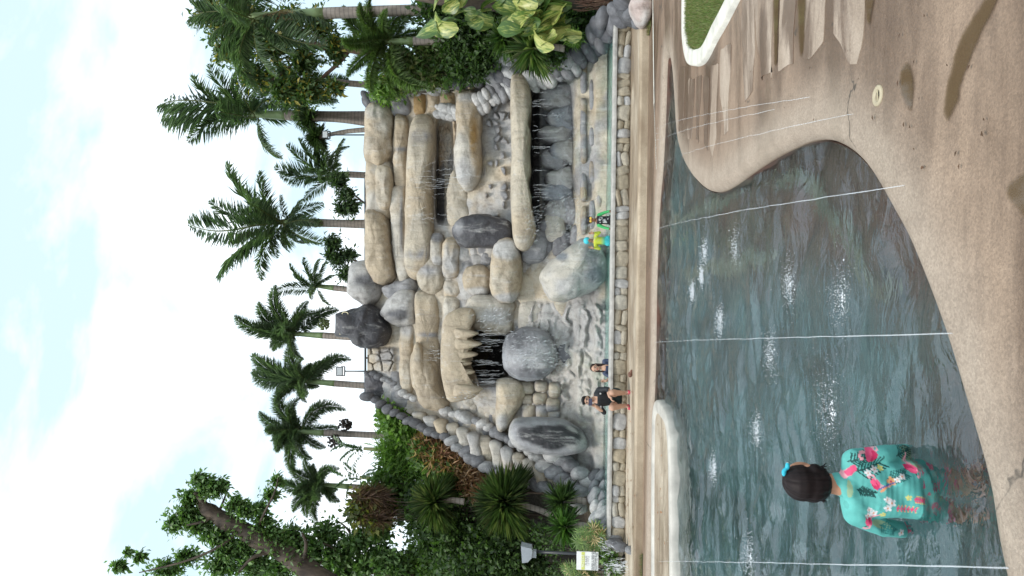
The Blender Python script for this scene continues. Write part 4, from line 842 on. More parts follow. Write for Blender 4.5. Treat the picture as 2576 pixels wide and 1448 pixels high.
palm((890, 846), (745, 842), 23.0, 20, 'fox', [(600, 800), (692, 728), (845, 780), (640, 822), (770, 760), (760, 900), (690, 880), (655, 770), (800, 790)], 'foxtail palm rising behind the charcoal boulder', 8, 0.9, seed=13)
palm((930, 970), (772, 962), 23.2, 20, 'fox', [(640, 902), (680, 940), (876, 905), (735, 868), (640, 940), (760, 905), (700, 985), (770, 1010), (830, 905)], 'foxtail palm beside the black floodlight', 8, 0.9, seed=15)
palm((975, 1092), (752, 1088), 23.0, 20, 'fox', [(658, 1040), (705, 980), (861, 1032), (673, 1080), (845, 1076), (718, 1135), (814, 1126), (690, 1110), (760, 1000), (780, 1150), (735, 1180)], 'foxtail palm with dark fruit clusters left of the floodlight', 9, 0.8, seed=17)
palm((1030, 1235), (815, 1218), 22.0, 18, 'fox', [(708, 1212), (738, 1282), (731, 1172), (770, 1296), (850, 1262), (765, 1160), (850, 1180), (745, 1240), (800, 1310)], 'foxtail palm half hidden behind the leaning tree', 8, 0.8, seed=19)
palm((950, 222), (760, 200), 22.6, 20, 'fox', [(640, 190), (660, 240), (720, 280), (790, 300), (840, 250), (700, 150), (820, 160), (870, 200), (760, 120), (800, 330)], 'dense foxtail palm among the broadleaf branches', 4, 0.9, seed=21)
palm((1120, 108), (985, 105), 18.7, 26, 'foxl', [(860, 20), (875, 120), (865, 185), (925, 230), (1080, 228), (1070, 150), (1090, 90), (1020, 30), (930, -20), (1000, 250), (1060, 20), (905, 60), (1040, 200)], 'big bright foxtail palm arching over the right-hand bank', 6, 0.5, 'plants of the right bank', width=1.1, seed=23)
palm((1330, 160), (1230, 130), 18.9, 14, 'areca', [(1110, 210), (1140, 150), (1190, 60), (1270, 215), (1150, 230), (1180, 190), (1260, 60), (1280, 180)], 'broad-leafleted palm under the bright foxtail palm', 3, 0.8, 'plants of the right bank', seed=25)
# fruit clusters
M_FRUIT = plain('dark_fruit', (0.03, 0.022, 0.018), 0.6); M_SEED = plain('pale_seed', (0.16, 0.20, 0.08), 0.6)
# ------------------------------------------------------------------ leafy masses
def scatter(blobs, Y, dens, size, aspect, cols, depth=1.0, hang=0.0, seed=0, fold=0.25, var=0.35, shell=0.5):
    r = np.random.default_rng(seed); parts = []
    for (x, y, rx, ry) in blobs:
        C = np.array(P(x, y, Y)); s = PX(Y); R = np.array([ry*s, min(rx, ry)*s*depth, rx*s]); k = int(dens*rx*ry/100)
        d = unit(r.normal(size=(k, 3))); rad = np.abs(r.normal(0, 0.62, (k, 1))) if shell < 0.48 else r.uniform(0, 1, (k, 1))**shell*r.uniform(0.8, 1.25, (k, 1))
        lump = 0.35+1.3*fbm(d*2.6+x, 3, seed)[:, None]
        b = C+d*R*rad*lump; dirv = unit(d*0.6+r.normal(size=(k, 3))*0.7+np.array([0, 0, -hang])); l = size*r.uniform(0.6, 1.35, (k, 1))
        nn = unit(d*0.5+np.array([0, -0.4, 0.9])+r.normal(size=(k, 3))*0.5)
        V, F = kites(b, b+dirv*l, nn, (l*aspect)[:, 0], fold, 0.05); parts.append((V, F, leafcol(k, cols, var, r)))
    return cat(parts)
def shrub(name, blobs, Y, dens, size, aspect, cols, label, cat_='shrub', group='plants of the banks', stems=True, **kw):
    V, F, C = scatter(blobs, Y, dens, size, aspect, cols, **kw)
    cx = np.mean([b[0]+b[2] for b in blobs]); cy = np.mean([b[1] for b in blobs]); Bp = P(cx, cy, Y); Bp.z = min(Bp.z, max(hz_at(Bp.x, Bp.y), -0.05))
    th = thing(name, Bp); tag(th, label, cat_, group); build('foliage', V, F, M_LEAF, th, C, False)
    if stems:
        ps = []
        for b in blobs:
            for k in range(3):
                e = P(b[0]+random.uniform(-.6, .4)*b[2], b[1]+random.uniform(-.6, .6)*b[3], Y+random.uniform(-.2, .2)); mid = (Vector(Bp)+e)/2+Vector((random.uniform(-.1, .1), 0, 0.1))
                c_ = catmull([list(Bp), list(mid), list(e)], 7, False); v, f = tube(c_, np.linspace(0.03, 0.008, 7), 5); ps.append((v, f))
        v, f = join(*ps); build('stem', v, f, M_BARK, th)
    return th
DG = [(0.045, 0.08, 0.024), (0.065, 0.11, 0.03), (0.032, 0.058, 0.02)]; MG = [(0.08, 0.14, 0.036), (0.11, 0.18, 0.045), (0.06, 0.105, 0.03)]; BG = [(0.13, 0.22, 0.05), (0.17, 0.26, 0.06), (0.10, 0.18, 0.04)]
OL = [(0.10, 0.12, 0.045), (0.075, 0.095, 0.035), (0.14, 0.15, 0.06)]; BR = [(0.26, 0.135, 0.07), (0.32, 0.19, 0.11), (0.20, 0.10, 0.06), (0.38, 0.26, 0.17)]
# left bank, from the crest down
shrub('shrub', [(985, 1050, 34, 45), (1015, 1072, 36, 40), (1050, 1080, 30, 34)], 20.6, 60, 0.17, 0.75, BG, 'bright round-leaved shrub beside the dark outer stones', seed=1)
shrub('bamboo_grass', [(990, 1130, 40, 55), (1025, 1150, 55, 70), (1060, 1180, 60, 70), (985, 1180, 30, 50)], 21.2, 46, 0.34, 0.10, BG, 'clump of narrow-leaved bamboo grass on top of the left bank', 'grass clump', seed=2)
shrub('shrub', [(1070, 1140, 44, 40), (1100, 1155, 36, 40)], 20.0, 60, 0.16, 0.7, MG, 'mid-green shrub between the bamboo grass and the dried plants', seed=3)
for k, (x, y, rx, ry) in enumerate([(1068, 1108, 24, 26), (1110, 1135, 28, 34), (1150, 1165, 30, 36), (1190, 1195, 30, 36), (1225, 1215, 24, 30)]):
    shrub('dried_plant', [(x, y+16, rx, ry)], wallY(x)-0.42, 85, 0.34, 0.12, BR, ['dried rust-brown plant highest beside the outer stones', 'dried rust-brown plant, second from the top of the row', 'middle dried brown plant of the row beside the stones', 'dried brown plant above the larger spiky rosette', 'lowest dried brown plant of the row beside the stones'][k], 'dried plant', 'dried plants along the left border', seed=10+k, hang=0.5)
shrub('shrub', [(1130, 1200, 44, 46), (1165, 1225, 36, 40)], 19.6, 50, 0.16, 0.6, MG, 'leafy green shrub behind the dried plants', seed=20)
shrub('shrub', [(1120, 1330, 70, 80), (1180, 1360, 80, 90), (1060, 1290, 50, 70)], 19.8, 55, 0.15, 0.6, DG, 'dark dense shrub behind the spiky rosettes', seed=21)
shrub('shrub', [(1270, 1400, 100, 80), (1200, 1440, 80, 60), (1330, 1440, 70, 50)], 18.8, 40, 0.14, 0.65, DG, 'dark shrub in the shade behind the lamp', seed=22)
shrub('shrub', [(1080, 1400, 60, 60), (1030, 1440, 60, 50)], 20.4, 50, 0.16, 0.6, MG, 'shrub with mid-green leaves under the leaning tree', seed=23)
shrub('shrub', [(1390, 1370, 34, 30), (1410, 1440, 40, 30), (1360, 1335, 30, 30)], 17.4, 22, 0.10, 0.5, DG, 'sparse low shrub on the bare soil beside the lamp', seed=24)
shrub('shrub', [(970, 1230, 46, 44), (1010, 1260, 40, 46)], 20.6, 55, 0.18, 0.7, MG, 'creeper-covered shrub below the banana plants', seed=25)
shrub('creeper_stump', [(925, 1262, 40, 34), (950, 1300, 40, 36), (905, 1290, 34, 30)], 19.6, 45, 0.20, 0.6, OL+[(0.24, 0.24, 0.06)], 'stump hung with yellowing creeper leaves below the foxtail palm', 'creeper', seed=26)
shrub('hanging_roots', [(925, 1248, 42, 16), (935, 1296, 44, 14)], 19.4, 110, 0.4, 0.04, [(0.10, 0.06, 0.04), (0.15, 0.09, 0.06)], 'brown hanging fibrous roots on the creeper stump', 'roots', seed=27, hang=1.6, stems=False)
# right bank
shrub('shrub', [(965, 225, 36, 34), (1000, 215, 34, 30), (945, 205, 26, 26)], 19.9, 70, 0.15, 0.35, BG, 'fine bright green shrub at the head of the right stone border', seed=30)
shrub('shrub', [(1010, 170, 60, 60), (1080, 180, 60, 44), (1100, 130, 60, 50)], 19.2, 50, 0.17, 0.5, OL+MG, 'olive shrub behind the arching foxtail fronds', seed=31)
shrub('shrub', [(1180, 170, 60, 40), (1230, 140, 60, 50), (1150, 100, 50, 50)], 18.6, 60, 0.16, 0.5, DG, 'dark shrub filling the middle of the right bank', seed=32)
shrub('shrub', [(1110, 20, 70, 60), (1200, 40, 60, 60), (1290, 50, 60, 60)], 18.4, 55, 0.16, 0.55, DG, 'dark shrub behind the variegated climbing leaves', seed=33)
shrub('shrub', [(1390, 130, 40, 40), (1430, 90, 50, 40), (1450, 40, 60, 50)], 17.6, 60, 0.14, 0.5, DG, 'dark low shrub above the right end stones', seed=34)
shrub('fern', [(1445, 96, 16, 16)], 16.6, 120, 0.17, 0.22, BG, 'small bright fern above the dark right end stones', 'fern', seed=35, stems=False)
# spiky rosettes
def rosette(name, px, Y, rad, n, cols, label, trunk_px=None, w=0.022, seed=0, lo=-0.55, group='spiky plants', split=0):
    r = np.random.default_rng(seed); C = np.array(P(px[0], px[1], Y)); R = rad*PX(Y); d = unit(r.normal(size=(n*2, 3))*np.array([1, 1, 0.9])); d = d[d[:, 2] > lo][:n]; k = len(d)
    l = R*r.uniform(0.75, 1.12, (k, 1)); mid = C+d*l*0.55+np.array([0, 0, 0.04]); tip = C+d*l; tip[:, 2] -= 0.28*l[:, 0]*r.uniform(0.3, 1.2, k)*(1-np.abs(d[:, 2]))
    nn = np.repeat([[0.0, -0.3, 1.0]], k, 0)+r.normal(size=(k, 3))*0.3; col = leafcol(k, cols, 0.35, r)
    V1, F1 = kites(C+d*0.03, tip, nn, np.full(k, w), 0.3, 0.10)
    base = P(*(trunk_px or (px[0]+rad*0.9, px[1])), Y); th = thing(name, base); tag(th, label, 'spiky plant', group); build('rosette', V1, F1, M_LEAF, th, col, False)
    c_ = catmull([list(base), list((Vector(base)+Vector(C))/2+Vector((0.05, 0, 0))), list(C)], 8, False); v, f = tube(c_, np.linspace(0.09, 0.06, 8), 8); build('trunk', v, f, M_PALMTRUNK, th)
    return th
YU = [(0.035, 0.06, 0.022), (0.05, 0.08, 0.028), (0.07, 0.105, 0.04), (0.11, 0.13, 0.055)]
rosette('yucca', (1100, 1262), 18.6, 76, 800, YU, 'upper spiky yucca rosette on the left bank', w=0.022, seed=1)
rosette('yucca', (1278, 1262), 17.8, 96, 1150, YU, 'largest spiky yucca rosette with a leaning pale trunk', trunk_px=(1405, 1302), w=0.024, seed=2)
rosette('yucca', (1420, 1262), 17.0, 62, 260, YU[:2], 'low spiky yucca at the foot of the left bank', w=0.035, seed=3)
rosette('fan_palm', (1345, 122), 16.7, 84, 300, [(0.05, 0.09, 0.03), (0.08, 0.125, 0.04), (0.14, 0.17, 0.07)], 'fan palm rosette spreading over the right stone border', w=0.04, seed=4, group='plants of the right bank')
rosette('fan_palm', (1275, 95), 17.2, 66, 200, [(0.04, 0.075, 0.025), (0.06, 0.10, 0.03)], 'darker fan palm rosette behind the variegated leaves', w=0.05, seed=5, group='plants of the right bank')
rosette('fan_palm', (1425, 1325), 16.4, 60, 200, [(0.04, 0.085, 0.022), (0.06, 0.11, 0.03)], 'dark green fan palm above the lady palms', w=0.04, seed=6)
rosette('yucca', (800, 345), 22.3, 40, 300, [(0.02, 0.035, 0.016), (0.035, 0.055, 0.022)], 'small dark spiky tree beside the small floodlight', trunk_px=(930, 325), w=0.05, seed=7)
rosette('yucca', (780, 300), 22.4, 32, 240, [(0.02, 0.035, 0.016), (0.035, 0.055, 0.022)], 'dark spiky head in front of the tall upswept palm', trunk_px=(930, 312), w=0.05, seed=8)
# lady palms in front of the notice: small star leaves
def lady_palm(blobs, Y, label, seed):
    r = np.random.default_rng(seed); parts = []
    for (x, y, rx, ry, k) in blobs:
        for i in range(k):
            C = np.array(P(x+r.uniform(-rx, rx), y+r.uniform(-ry, ry), Y+r.uniform(-.4, .4))); n = 9; a = r.uniform(0, 6.28); ang = a+np.linspace(0, 4.6, n); tl = unit(np.array([r.uniform(-.4, .4), -0.7, r.uniform(0.2, .8)]))
            s = unit(np.cross(tl, [0, 0, 1.0])); u = np.cross(s, tl); d = np.cos(ang)[:, None]*s+np.sin(ang)[:, None]*u+tl*0.15; l = r.uniform(0.14, 0.22)
            V, F = kites(np.repeat(C[None], n, 0), C+d*l, np.repeat(tl[None], n, 0), np.full(n, 0.028), 0.2, 0.02)
            cs = [(0.10, 0.16, 0.045), (0.14, 0.20, 0.06), (0.07, 0.12, 0.035)] if r.random() > 0.08 else [(0.4, 0.3, 0.16)]
            parts.append((V, F, leafcol(n, cs, 0.25, r)))
    V, F, C = cat(parts); b0 = P(blobs[0][0]+blobs[0][2], blobs[0][1], Y); b0.z = 0; th = thing('lady_palm', b0); tag(th, label, 'shrub', 'lady palms by the notice'); build('foliage', V, F, M_LEAF, th, C, False)
    ps = []
    for (x, y, rx, ry, k) in blobs:
        for i in range(6):
            e = P(x+random.uniform(-rx, rx), y+random.uniform(-ry, ry), Y+0.1); g = Vector((e.x, e.y, 0)); ps.append(tube([list(g), list((g+e)/2), list(e)], 0.012, 5))
    v, f = join(*ps); build('stem', v, f, M_BARK, th)
lady_palm([(1485, 1352, 34, 22, 70), (1505, 1335, 26, 14, 30), (1520, 1372, 20, 16, 26)], 15.3, 'lady palm clump between the stone edge and the notice', 1)
lady_palm([(1450, 1436, 30, 14, 40), (1470, 1460, 40, 20, 40)], 15.4, 'lady palm clump behind the notice at the frame edge', 2)
shrub('shrub', [(1530, 1400, 26, 22), (1545, 1425, 22, 26)], 15.0, 60, 0.10, 0.5, MG, 'low leafy shrub below the notice', seed=40)
# variegated climber: big heart leaves on a trunk
def heart_mesh(seed):
    r = np.random.default_rng(seed); n = 26; t = np.linspace(0, 2*math.pi, n, endpoint=False)
    x = 0.5*np.sin(t)*(1+0.12*np.sin(3*t)); y = 0.62*np.cos(t)+0.16*np.abs(np.sin(t))**0.6; o = np.column_stack([x*0.95, -y, np.zeros(n)])
    V = [np.array([0, 0, 0])]; rings = []
    for s in (0.35, 0.7, 1.0):
        q = o*s; q[:, 2] = 0.10*np.abs(q[:, 0])*1.2-0.22*np.maximum(q[:, 1], 0)**2-0.12*(s**2)*np.sin(t*2+seed); rings.append(q)
    V = np.concatenate([[V[0]]]+rings); F = [(0, 1+i, 1+(i+1) % n) for i in range(n)]+[(1+k*n+i, 1+(k+1)*n+i, 1+(k+1)*n+(i+1) % n, 1+k*n+(i+1) % n) for k in range(2) for i in range(n)]
    return V, F
def leaf_variegated(name):
    mt, t, b = mat_base(name); oi = t.nodes.new('ShaderNodeObjectInfo')
    n1 = noise_node(t, 3.2, 4, 0.6, stretch=(3.0, 0.8, 1)); sep = t.nodes.new('ShaderNodeSeparateXYZ'); tcn = t.nodes.new('ShaderNodeTexCoord'); t.links.new(tcn.outputs['Object'], sep.inputs[0])
    ab = nd(t, 'ShaderNodeMath', operation='ABSOLUTE'); t.links.new(sep.outputs['X'], ab.inputs[0]); mm = nd(t, 'ShaderNodeMath', operation='MULTIPLY_ADD'); t.links.new(ab.outputs[0], mm.inputs[0]); mm.inputs[1].default_value = -0.45; t.links.new(n1.outputs['Fac'], mm.inputs[2])
    ad = nd(t, 'ShaderNodeMath', operation='MULTIPLY_ADD'); t.links.new(oi.outputs['Random'], ad.inputs[0]); ad.inputs[1].default_value = 0.30; t.links.new(mm.outputs[0], ad.inputs[2])
    r = ramp(t, ad.outputs[0], [(0.46, (0.07, 0.14, 0.03)), (0.56, (0.15, 0.23, 0.05)), (0.64, (0.38, 0.42, 0.11)), (0.78, (0.54, 0.54, 0.20))])
    t.links.new(r.outputs[0], b.inputs['Base Color']); b.inputs['Roughness'].default_value = 0.38
    tr = t.nodes.new('ShaderNodeBsdfTranslucent'); t.links.new(r.outputs[0], tr.inputs['Color']); ms = t.nodes.new('ShaderNodeMixShader'); ms.inputs[0].default_value = 0.25
    t.links.new(b.outputs[0], ms.inputs[1]); t.links.new(tr.outputs[0], ms.inputs[2]); t.links.new(ms.outputs[0], t.nodes['Material Output'].inputs[0]); return mt
M_VAR = leaf_variegated('variegated_leaf'); HM = []
for i in range(4):
    V, F = heart_mesh(i); me = mesh_np('leaf', V, F); me.materials.append(M_VAR); HM.append(me)
YV = 16.0; vb = P(1540, -20, YV); vb.z = 0; vt = thing('variegated_climber', vb); tag(vt, 'climber with big yellow-green variegated leaves on a rooted trunk', 'climbing plant')
V, F = tube([list(P(x, y, YV+0.4)) for x, y in [(1540, -15), (1400, -5), (1250, 5), (1100, -10), (980, -30)]], [0.30, 0.26, 0.22, 0.2, 0.16], 10); build('trunk', V, F, M_BARK, vt)
ps = []
for k in range(26):
    y = random.uniform(-30, 25); ps.append(tube([list(P(x, y+random.uniform(-6, 6), YV+0.1+random.uniform(-.12, .1))) for x in np.linspace(random.uniform(1440, 1470), 1545, 6)], 0.012, 5))
V, F = join(*ps); build('aerial_roots', V, F, plain('root', (0.16, 0.085, 0.055), 0.9, var=0.4), vt)
random.seed(44)
for k in range(74):
    if k < 48: x, y = random.gauss(1345, 45), random.gauss(38, 30)
    elif k < 62: x, y = random.gauss(1180, 60), random.gauss(30, 26)
    else: x, y = random.gauss(1400, 30), random.gauss(70, 22)
    if y < -40 or y > 112: continue
    s = random.uniform(0.34, 0.60)
    link('leaf', random.choice(HM), None, vt, P(x, y, YV-0.35+random.uniform(-.35, .3)), (math.radians(random.uniform(35, 95)), math.radians(random.uniform(-35, 35)), math.radians(random.uniform(-70, 70))), (s*random.uniform(.8, 1), s, s))
# ------------------------------------------------------------------ broadleaf trees
def tree(name, trunk_px, Y, rads, branches, blobs, dens, size, aspect, cols, label, group, seed, hang=0.3, mat=None):
    pth = [list(P(x, y, Y)) for x, y in trunk_px]; b = Vector(pth[0]); b.z = min(b.z, hz_at(b.x, b.y)); th = thing(name, b); tag(th, label, 'tree', group)
    c_ = catmull(pth, 20, False); r_ = np.interp(np.linspace(0, 1, 20), np.linspace(0, 1, len(rads)), rads)*PX(Y)/2; V, F = tube(c_, r_*(1+0.12*np.sin(np.arange(20)*1.7)), 14)
    V = V+(fbm(V*4, 3, seed)-0.5)[:, None]*0.14; trk = build('trunk', V, F, mat or M_BARK, th)
    for br in branches:
        c_ = catmull([list(P(x, y, Y+d)) for x, y, d in br[0]], 12, False); V, F = tube(c_, np.linspace(br[1], br[2], 12)*PX(Y)/2, 7); build('limb', V, F, mat or M_BARK, trk)
    V, F, C = scatter(blobs, Y, dens, size, aspect, cols, seed=seed, hang=hang, shell=0.45); build('crown', V, F, M_LEAF, th, C, False); return th
TG = [(0.075, 0.14, 0.045), (0.105, 0.18, 0.055), (0.06, 0.105, 0.04), (0.14, 0.215, 0.08)]
tree('leaning_tree', [(850, 1490), (788, 1440), (716, 1392), (616, 1335), (559, 1306), (522, 1280), (500, 1262)], 18.5, [60, 52, 49, 44, 40, 34, 22],
     [([(522, 1280, 0), (505, 1255, -.1), (490, 1238, -.2)], 20, 8), ([(540, 1290, 0), (515, 1310, -.2), (470, 1320, -.3)], 12, 4), ([(640, 1350, 0), (660, 1300, -.2), (690, 1240, -.3), (700, 1200, -.3)], 8, 3), ([(600, 1330, 0), (560, 1370, -.2), (470, 1410, -.3), (350, 1440, -.4)], 10, 3), ([(700, 1385, 0), (640, 1400, -.3), (600, 1440, -.4)], 14, 6), ([(760, 1425, 0), (770, 1370, -.3), (760, 1340, -.4)], 12, 5), ([(545, 1300, 0), (560, 1265, .1), (575, 1225, .1)], 9, 3)],
     [(500, 1205, 20, 16), (520, 1225, 30, 24), (545, 1225, 26, 20), (480, 1250, 26, 18), (470, 1290, 30, 26), (440, 1315, 26, 22), (500, 1320, 34, 22), (545, 1345, 40, 26), (590, 1270, 24, 18), (615, 1285, 26, 18), (650, 1280, 20, 16), (680, 1245, 20, 14), (695, 1210, 16, 12), (660, 1310, 24, 14), (580, 1385, 42, 30), (560, 1425, 44, 28), (470, 1400, 34, 16), (420, 1430, 40, 20), (640, 1420, 36, 34), (680, 1340, 26, 18), (620, 1370, 14, 30), (640, 1350, 28, 24), (700, 1378, 26, 24), (585, 1318, 16, 16), (750, 1410, 26, 24), (350, 1400, 12, 12), (320, 1390, 8, 9), (300, 1425, 20, 12)],
     150, 0.15, 0.5, TG, 'leaning tree with a broken thick trunk and sparse drooping leaves', 'trees', 60, 0.6)
tree('broadleaf_tree', [(1040, 1450), (900, 1430), (800, 1410)], 20.0, [24, 18, 12], [([(850, 1420, 0), (780, 1370, .1), (720, 1350, .2)], 10, 3), ([(880, 1425, 0), (840, 1380, -.2), (800, 1360, -.3)], 9, 3), ([(920, 1435, 0), (880, 1340, 0), (850, 1310, 0)], 8, 3)],
     [(730, 1350, 34, 30), (770, 1390, 44, 36), (820, 1340, 36, 30), (850, 1400, 44, 40), (900, 1360, 36, 34), (920, 1420, 40, 36), (960, 1400, 30, 36), (700, 1430, 40, 30), (780, 1445, 44, 24), (870, 1445, 40, 20), (1000, 1430, 36, 34), (960, 1340, 24, 24)], 120, 0.17, 0.5, TG, 'leafy tree crowding the left frame edge behind the leaning trunk', 'trees', 61, 0.3)
RED = trunk_material('reddish_bark', (0.13, 0.075, 0.055), (0.24, 0.15, 0.115), 3)
tree('broadleaf_tree', [(960, 128), (880, 122), (810, 116), (760, 108)], 21.0, [26, 24, 18, 12], [([(880, 122, 0), (850, 160, .2), (790, 210, .3), (740, 240, .3)], 14, 4), ([(850, 120, 0), (800, 90, 0), (720, 60, 0)], 14, 4), ([(810, 116, 0), (730, 130, .2), (640, 140, .3)], 12, 4), ([(790, 112, 0), (700, 190, .4), (640, 215, .5)], 10, 3), ([(900, 124, 0), (880, 60, -.1), (820, 20, -.2)], 10, 3)],
     [(560, 60, 40, 40), (600, 110, 40, 40), (640, 60, 44, 44), (680, 120, 40, 40), (730, 60, 40, 44), (760, 150, 36, 40), (800, 60, 36, 40), (640, 190, 34, 34), (710, 230, 36, 34), (780, 230, 34, 34), (840, 120, 26, 40), (560, 130, 26, 26), (520, 30, 30, 40), (840, 220, 24, 22), (600, 10, 44, 40)], 95, 0.19, 0.42, [(0.05, 0.09, 0.03), (0.08, 0.13, 0.045), (0.04, 0.07, 0.025), (0.07, 0.11, 0.04), (0.06, 0.10, 0.03), (0.24, 0.2, 0.04)], 'reddish-trunked broadleaf tree behind the nearest palm', 'trees', 62, 0.4, RED)
for k, (tr, bl, lb) in enumerate([([(928, 520), (910, 505), (880, 480)], [(850, 455, 20, 22), (870, 490, 18, 18), (885, 520, 14, 22), (860, 525, 16, 16)], 'small leafy sapling behind the crest rail beside the star-shaped palm'), ([(905, 660), (880, 650), (850, 640)], [(835, 610, 18, 18), (850, 650, 18, 22), (870, 690, 16, 16), (880, 640, 14, 14), (830, 640, 12, 12)], 'small leafy sapling behind the white crest boulder')]):
    tree('sapling', tr, 22.4, [7, 5, 3], [([(tr[1][0], tr[1][1], 0), (b[0], b[1], 0)], 3, 1) for b in bl], bl, 230, 0.17, 0.35, [(0.035, 0.06, 0.03), (0.06, 0.095, 0.04)], lb, 'saplings behind the crest', 70+k)
# banana plants: tall stems with torn paddle leaves
def banana_leaf(n=26, seed=0):
    r = np.random.default_rng(seed); parts = []; t = np.linspace(0.08, 1, n); p = np.column_stack([t, 0*t, 0.25*np.sin(t*2.6)])
    for s in (-1, 1):
        w = 0.17*np.sin(np.clip(t, 0, 1)*math.pi)**0.5; gap = r.random(n) > 0.12
        tip = p+np.column_stack([0.05+0*t, s*w*r.uniform(0.75, 1.1, n), -0.10*r.uniform(0.3, 1.3, n)])
        V, F = kites(p[gap], tip[gap], np.repeat([[0, 0, 1.0]], gap.sum(), 0), np.full(gap.sum(), 0.052), 0.05); parts.append((V, F, leafcol(gap.sum(), [(0.05, 0.10, 0.04), (0.07, 0.125, 0.05)], 0.2, r)))
    V, F, C = cat(parts); me = mesh_np('leaf', V, F, C, False); me.materials.append(M_WAXLEAF); return me
BL = [banana_leaf(26, i) for i in range(3)]
M_STEM = plain('banana_stem', (0.16, 0.17, 0.07), 0.6, var=0.3)
for (b, c, Y, tips, lb) in [((1020, 1135), (915, 1128), 21.6, [(850, 1095), (840, 1140), (880, 1165), (868, 1110), (900, 1180), (862, 1160)], 'banana plant nearest the stone border with torn leaves'), ((1030, 1212), (905, 1200), 21.4, [(838, 1170), (850, 1230), (880, 1250), (870, 1165), (920, 1240), (960, 1190)], 'banana plant with hanging leaves beside the creeper stump')]:
    B = P(*b, Y); C = P(*c, Y); th = thing('banana_plant', B); tag(th, lb, 'banana plant', 'banana plants on the left bank')
    V, F = tube([list(B), list((B+C)/2), list(C)], [0.09, 0.075, 0.05], 10); build('stem', V, F, M_STEM, th)
    for k, tp in enumerate(tips):
        e = P(*tp, Y+random.uniform(-.4, .4)); x = (e-C); l = x.length*1.1; x.normalize(); y = Vector((0, 0, 1)).cross(x); y = y if y.length > .1 else Vector((0, 1, 0)); y.normalize(); z = x.cross(y)
        link('leaf', BL[k % 3], None, th, C, (Matrix((x, y, z)).transposed() @ Matrix.Rotation(random.uniform(-.7, .7), 3, 'X')).to_euler(), (l, l*1.1, l))
# dark fruit clusters hanging under two foxtail crowns and pale seed sprays
def clusters(name, px, Y, n, r0, mat, label, hangl=0.0):
    for (x, y, rad) in px:
        C = P(x, y, Y); V = []; F = []; ps = []
        for k in range(n):
            d = Vector((random.gauss(0, 1), random.gauss(0, 1), random.gauss(0, 1))).normalized()*(rad*PX(Y)*random.random()**0.5); v, f = box(C+d, (r0, r0, r0), random.random()*3); ps.append((v, f))
        v, f = join(*ps); o = build(name, v, f, mat); tag(o, label, 'fruit', 'fruit clusters under the palm crowns', 'stuff')
clusters('fruit_cluster', [(868, 1068, 18)], 22.8, 90, 0.05, M_FRUIT, 'dark fruit cluster on the right of the foxtail trunk')
clusters('fruit_cluster', [(840, 1108, 18)], 22.8, 90, 0.05, M_FRUIT, 'dark fruit cluster on the left of the foxtail trunk')
clusters('fruit_cluster', [(815, 815, 16)], 22.8, 80, 0.05, M_SEED, 'green fruit cluster beside the trunk above the charcoal boulder')
clusters('fruit_cluster', [(800, 562, 13)], 22.8, 70, 0.04, M_SEED, 'pale seed cluster under the star-shaped palm')
# ------------------------------------------------------------------ people
def cone_mesh(p, r, q, s, seg=12):
    """closed round-ended cone between two balls"""
    p = np.array(p, float); q = np.array(q, float); d = q-p; l = np.linalg.norm(d); 
    if l < 1e-6: d = np.array([0, 0, 1e-3]); l = 1e-3
    u = d/l; pts = []; rad = []
    for a in np.linspace(-math.pi/2, 0, 5): pts.append(p+u*r*math.sin(a)); rad.append(max(r*math.cos(a), 1e-4))
    for a in np.linspace(0, math.pi/2, 5): pts.append(q+u*s*math.sin(a)); rad.append(max(s*math.cos(a), 1e-4))
    up = np.array([0, 0, 1.0]) if abs(u[2]) < 0.9 else np.array([0, 1.0, 0]); a_ = np.cross(u, up); a_ /= np.linalg.norm(a_); b_ = np.cross(a_, u)
    an = np.linspace(0, 2*math.pi, seg, endpoint=False); ring = np.cos(an)[:, None]*a_+np.sin(an)[:, None]*b_
    V = np.concatenate([c+ring*k for c, k in zip(pts, rad)]); n = len(pts); F = [tuple(f) for f in grid_faces(n, seg, True)]+[tuple(range(seg))[::-1], tuple(range((n-1)*seg, n*seg))]
    return V, F
def ball(c, r, seg=14):
    """ellipsoid, r = (rx, ry, rz)"""
    V, F = cone_mesh((0, 0, -1e-4), 1.0, (0, 0, 1e-4), 1.0, seg); return V*np.array(r)+np.array(c), F
def merge(parts, voxel, smooth=4):
    """union of overlapping closed shapes as one continuous skin"""
    V, F = join(*parts); me = mesh_np('tmp', V, F); ob = bpy.data.objects.new('tmp', me); COL.objects.link(ob)
    m1 = ob.modifiers.new('r', 'REMESH'); m1.mode = 'VOXEL'; m1.voxel_size = voxel
    m2 = ob.modifiers.new('s', 'SMOOTH'); m2.factor = 0.5; m2.iterations = smooth
    dg = bpy.context.evaluated_depsgraph_get(); me2 = bpy.data.meshes.new_from_object(ob.evaluated_get(dg))
    V = np.zeros(len(me2.vertices)*3); me2.vertices.foreach_get('co', V); V = V.reshape(-1, 3); F = [tuple(p.vertices) for p in me2.polygons]
    bpy.data.objects.remove(ob); bpy.data.meshes.remove(me2); bpy.data.meshes.remove(me); return V, F
